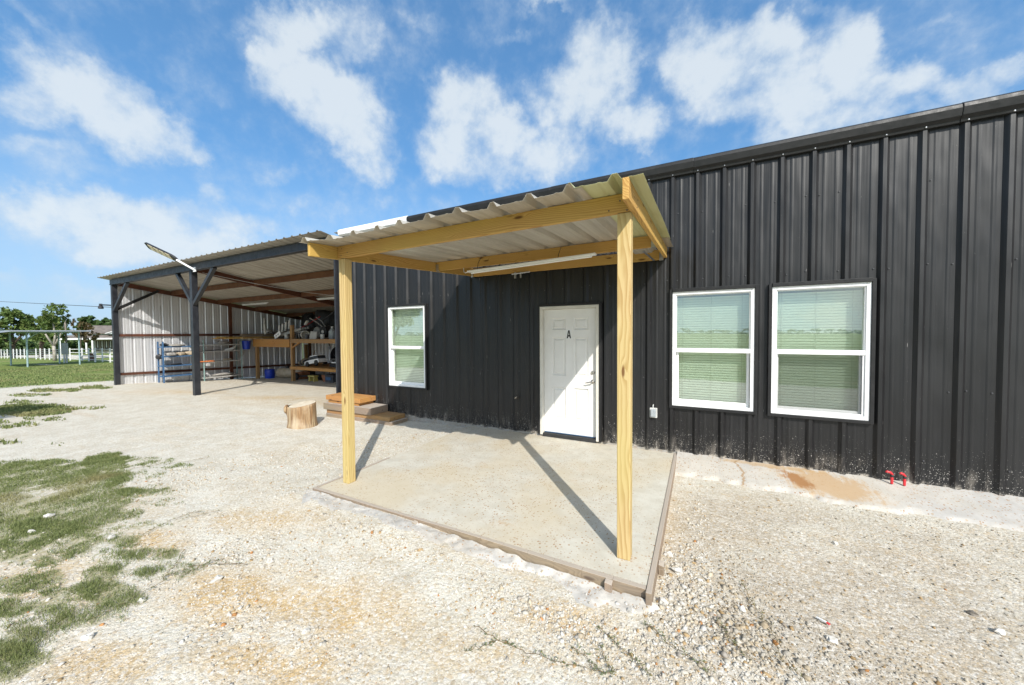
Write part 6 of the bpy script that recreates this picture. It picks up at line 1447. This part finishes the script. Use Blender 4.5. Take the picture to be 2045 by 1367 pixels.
# ------------------------------------------------------------------ grass and weeds
def blades(P, h, w, rg, name, mat, lean=0.5):
    n = len(P); a = rg.uniform(0, 6.28, n); t = np.stack([np.cos(a), np.sin(a), 0 * a], 1)
    b = rg.uniform(0, 6.28, n); le = (rg.uniform(0.1, 1, n) * lean * h)[:, None] * np.stack([np.cos(b), np.sin(b), 0 * b], 1)
    up_ = np.zeros((n, 3)); up_[:, 2] = h
    w = w[:, None]
    V = np.stack([P - t * w, P + t * w, P + le * .35 + up_ * .6 + t * w * .7, P + le * .35 + up_ * .6 - t * w * .7, P + le + up_ * rg.uniform(.6, 1, (n, 1))], 1).reshape(-1, 3).astype(np.float32)
    i = np.arange(n) * 5
    me = bpy.data.meshes.new(name)
    loops = np.stack([i, i + 1, i + 2, i + 3, i + 3, i + 2, i + 4], 1).astype(np.int32)
    me.vertices.add(len(V)); me.vertices.foreach_set('co', V.ravel())
    me.loops.add(loops.size); me.loops.foreach_set('vertex_index', loops.ravel())
    st = np.stack([np.arange(n) * 7, np.arange(n) * 7 + 4], 1).ravel().astype(np.int32)
    me.polygons.add(2 * n); me.polygons.foreach_set('loop_start', st)
    me.update(calc_edges=True)
    at = me.attributes.new('tone', 'FLOAT', 'FACE'); at.data.foreach_set('value', np.repeat(rg.uniform(0, 1, n) ** 1.3, 2).astype(np.float32))
    me.materials.append(MATS[mat])
    o = bpy.data.objects.new(name, me); col.objects.link(o); return o
def grow():
    rg = np.random.default_rng(17); Ps = []; Hs = []; Ws = []
    for E, dens, hh, ww in ((GRASS_NEAR, 17000, 0.022, 0.0017), (GRASS_FAR, 1500, 0.045, 0.005)):
        for cx, cy, ax, ay, bx, by, w in E:
            area = abs(ax * by - ay * bx) * 3.14 * 1.4
            k = int(min(area * dens * (0.35 + w), 60000))
            rr = np.sqrt(rg.uniform(0, 1.35, k)); tt = rg.uniform(0, 6.28, k)
            x = cx + rr * (np.cos(tt) * ax + np.sin(tt) * bx); y = cy + rr * (np.cos(tt) * ay + np.sin(tt) * by)
            cl = fbm(x * 5, y * 5, 3, 61) - 0.5
            m = grass_mask(x, y) + cl * 1.7 + (fbm(x * 16, y * 16, 2, 63) - .5) * .8
            kp = m > 0.16 + 0.80 * rg.uniform(0, 1, k)
            x, y = x[kp], y[kp]; n = len(x)
            Ps.append(np.stack([x, y, zg(x, y) - .004], 1)); dd = np.hypot(x, y + 5.48)
            Hs.append(hh * rg.uniform(0.5, 1.5, n) * (1 + 1.0 * np.clip(cl[kp] * 3, 0, 1))); Ws.append(np.full(n, ww) * np.clip(dd / 5, .6, 2.2))
    P = np.concatenate(Ps); h = np.concatenate(Hs); w = np.concatenate(Ws)
    o = blades(P, h, w, rg, 'grass', 'leaf_lawn', 0.9); tag(o, 'short patchy grass growing through the gravel at the left', 'grass', None, 'stuff')
    # tufts along the edge of the lawn
    n = 16000; x = rg.uniform(-40, -22.8, n); y = rg.uniform(-4, 6, n); m = grass_mask(x, y) > 0.5; x, y = x[m], y[m]
    o = blades(np.stack([x, y, zg(x, y)], 1), rg.uniform(.03, .09, len(x)), np.full(len(x), .018), rg, 'lawn_grass', 'leaf_lawn', .8); tag(o, 'mown green lawn beyond the gravel', 'grass', None, 'stuff')
    return len(P)
grow()
WEEDS = [([(-1.20, -3.69), (-1.02, -3.72), (-0.86, -3.72), (-0.70, -3.70), (-0.50, -3.64), (-0.38, -3.62)], [[(-1.02, -3.73), (-1.08, -3.80), (-1.14, -3.87)], [(-0.63, -3.57), (-0.54, -3.59), (-0.44, -3.64)]], 'long trailing weed runner in the foreground below the slab corner'),
         ([(-0.53, -3.35), (-0.40, -3.43), (-0.29, -3.49), (-0.22, -3.54)], [[(-0.48, -3.49), (-0.43, -3.58), (-0.38, -3.62)]], 'bushy weed sprig at the bottom edge right of the long runner'),
         ([(-0.28, -3.20), (-0.16, -3.29), (-0.05, -3.34), (0.07, -3.38)], [], 'thin straight weed stem in front of the form board corner'),
         ([(0.28, -2.50), (0.34, -2.75), (0.40, -2.89), (0.40, -3.14), (0.48, -3.18)], [[(0.11, -2.96), (0.16, -3.09), (0.26, -3.21)]], 'thin weed runner on the gravel right of the slab corner'),
         ([(-3.69, -4.15), (-3.53, -4.27), (-3.37, -4.40), (-3.32, -4.60), (-3.31, -4.74)], [[(-3.29, -4.09), (-3.39, -4.24), (-3.42, -4.37)], [(-3.05, -4.03), (-3.29, -4.15), (-3.34, -4.31)]], 'sprawling dark weed runners at the end of the left grass'),
         ([(-4.35, -3.79), (-4.38, -4.01), (-4.30, -4.23)], [[(-4.2, -3.7), (-4.3, -3.95)]], 'wispy weed runner on the gravel right of the main grass patch'),
         ([(-6.2, -2.95), (-6.4, -3.3), (-6.6, -3.6)], [[(-5.7, -3.2), (-6.2, -3.5)]], 'weed runner trailing off the far end of the main grass patch')]
for i, (main, sides, lab) in enumerate(WEEDS):
    rg = np.random.default_rng(300 + i); x0, y0 = main[0]
    t_ = thing('weed', lab, 'weed', (x0, y0, Z(x0, y0)), 'weed runners on the gravel')
    ms = MB(); ml = MB()
    for ln in [main] + sides:
        pts = []
        for (a, b) in zip(ln[:-1], ln[1:]):
            for k in range(5): f = k / 5; pts.append((a[0] + (b[0] - a[0]) * f, a[1] + (b[1] - a[1]) * f))
        pts.append(ln[-1])
        P = []
        for k, (x, y) in enumerate(pts):
            x += rg.normal() * .006; y += rg.normal() * .006; P.append((x, y, Z(x, y) + 0.012 + 0.012 * abs(math.sin(k * 1.1))))
        ms.tube(P, [0.0018 * (1 - .5 * k / len(P)) for k in range(len(P))], 5)
        for (x, y, z) in P:
            for q in range(rg.integers(2, 8)):
                d = rg.normal(size=3); d[2] = abs(d[2]) * .6; d /= np.linalg.norm(d); s_ = np.cross(d, rg.normal(size=3)); s_ /= np.linalg.norm(s_)
                l = rg.uniform(.010, .028); p = np.array([x, y, z]) + rg.normal(size=3) * .006
                b_ = len(ml.v); ml.v += [tuple(p), tuple(p + d * l * .5 + s_ * l * .13), tuple(p + d * l), tuple(p + d * l * .5 - s_ * l * .13)]; ml.f.append((b_, b_ + 1, b_ + 2, b_ + 3)); ml.tone.append(float(rg.uniform(0, 1)))
    ms.build('stem', 'weed_stem', t_); ml.build('leaves', 'leaf_weed', t_)
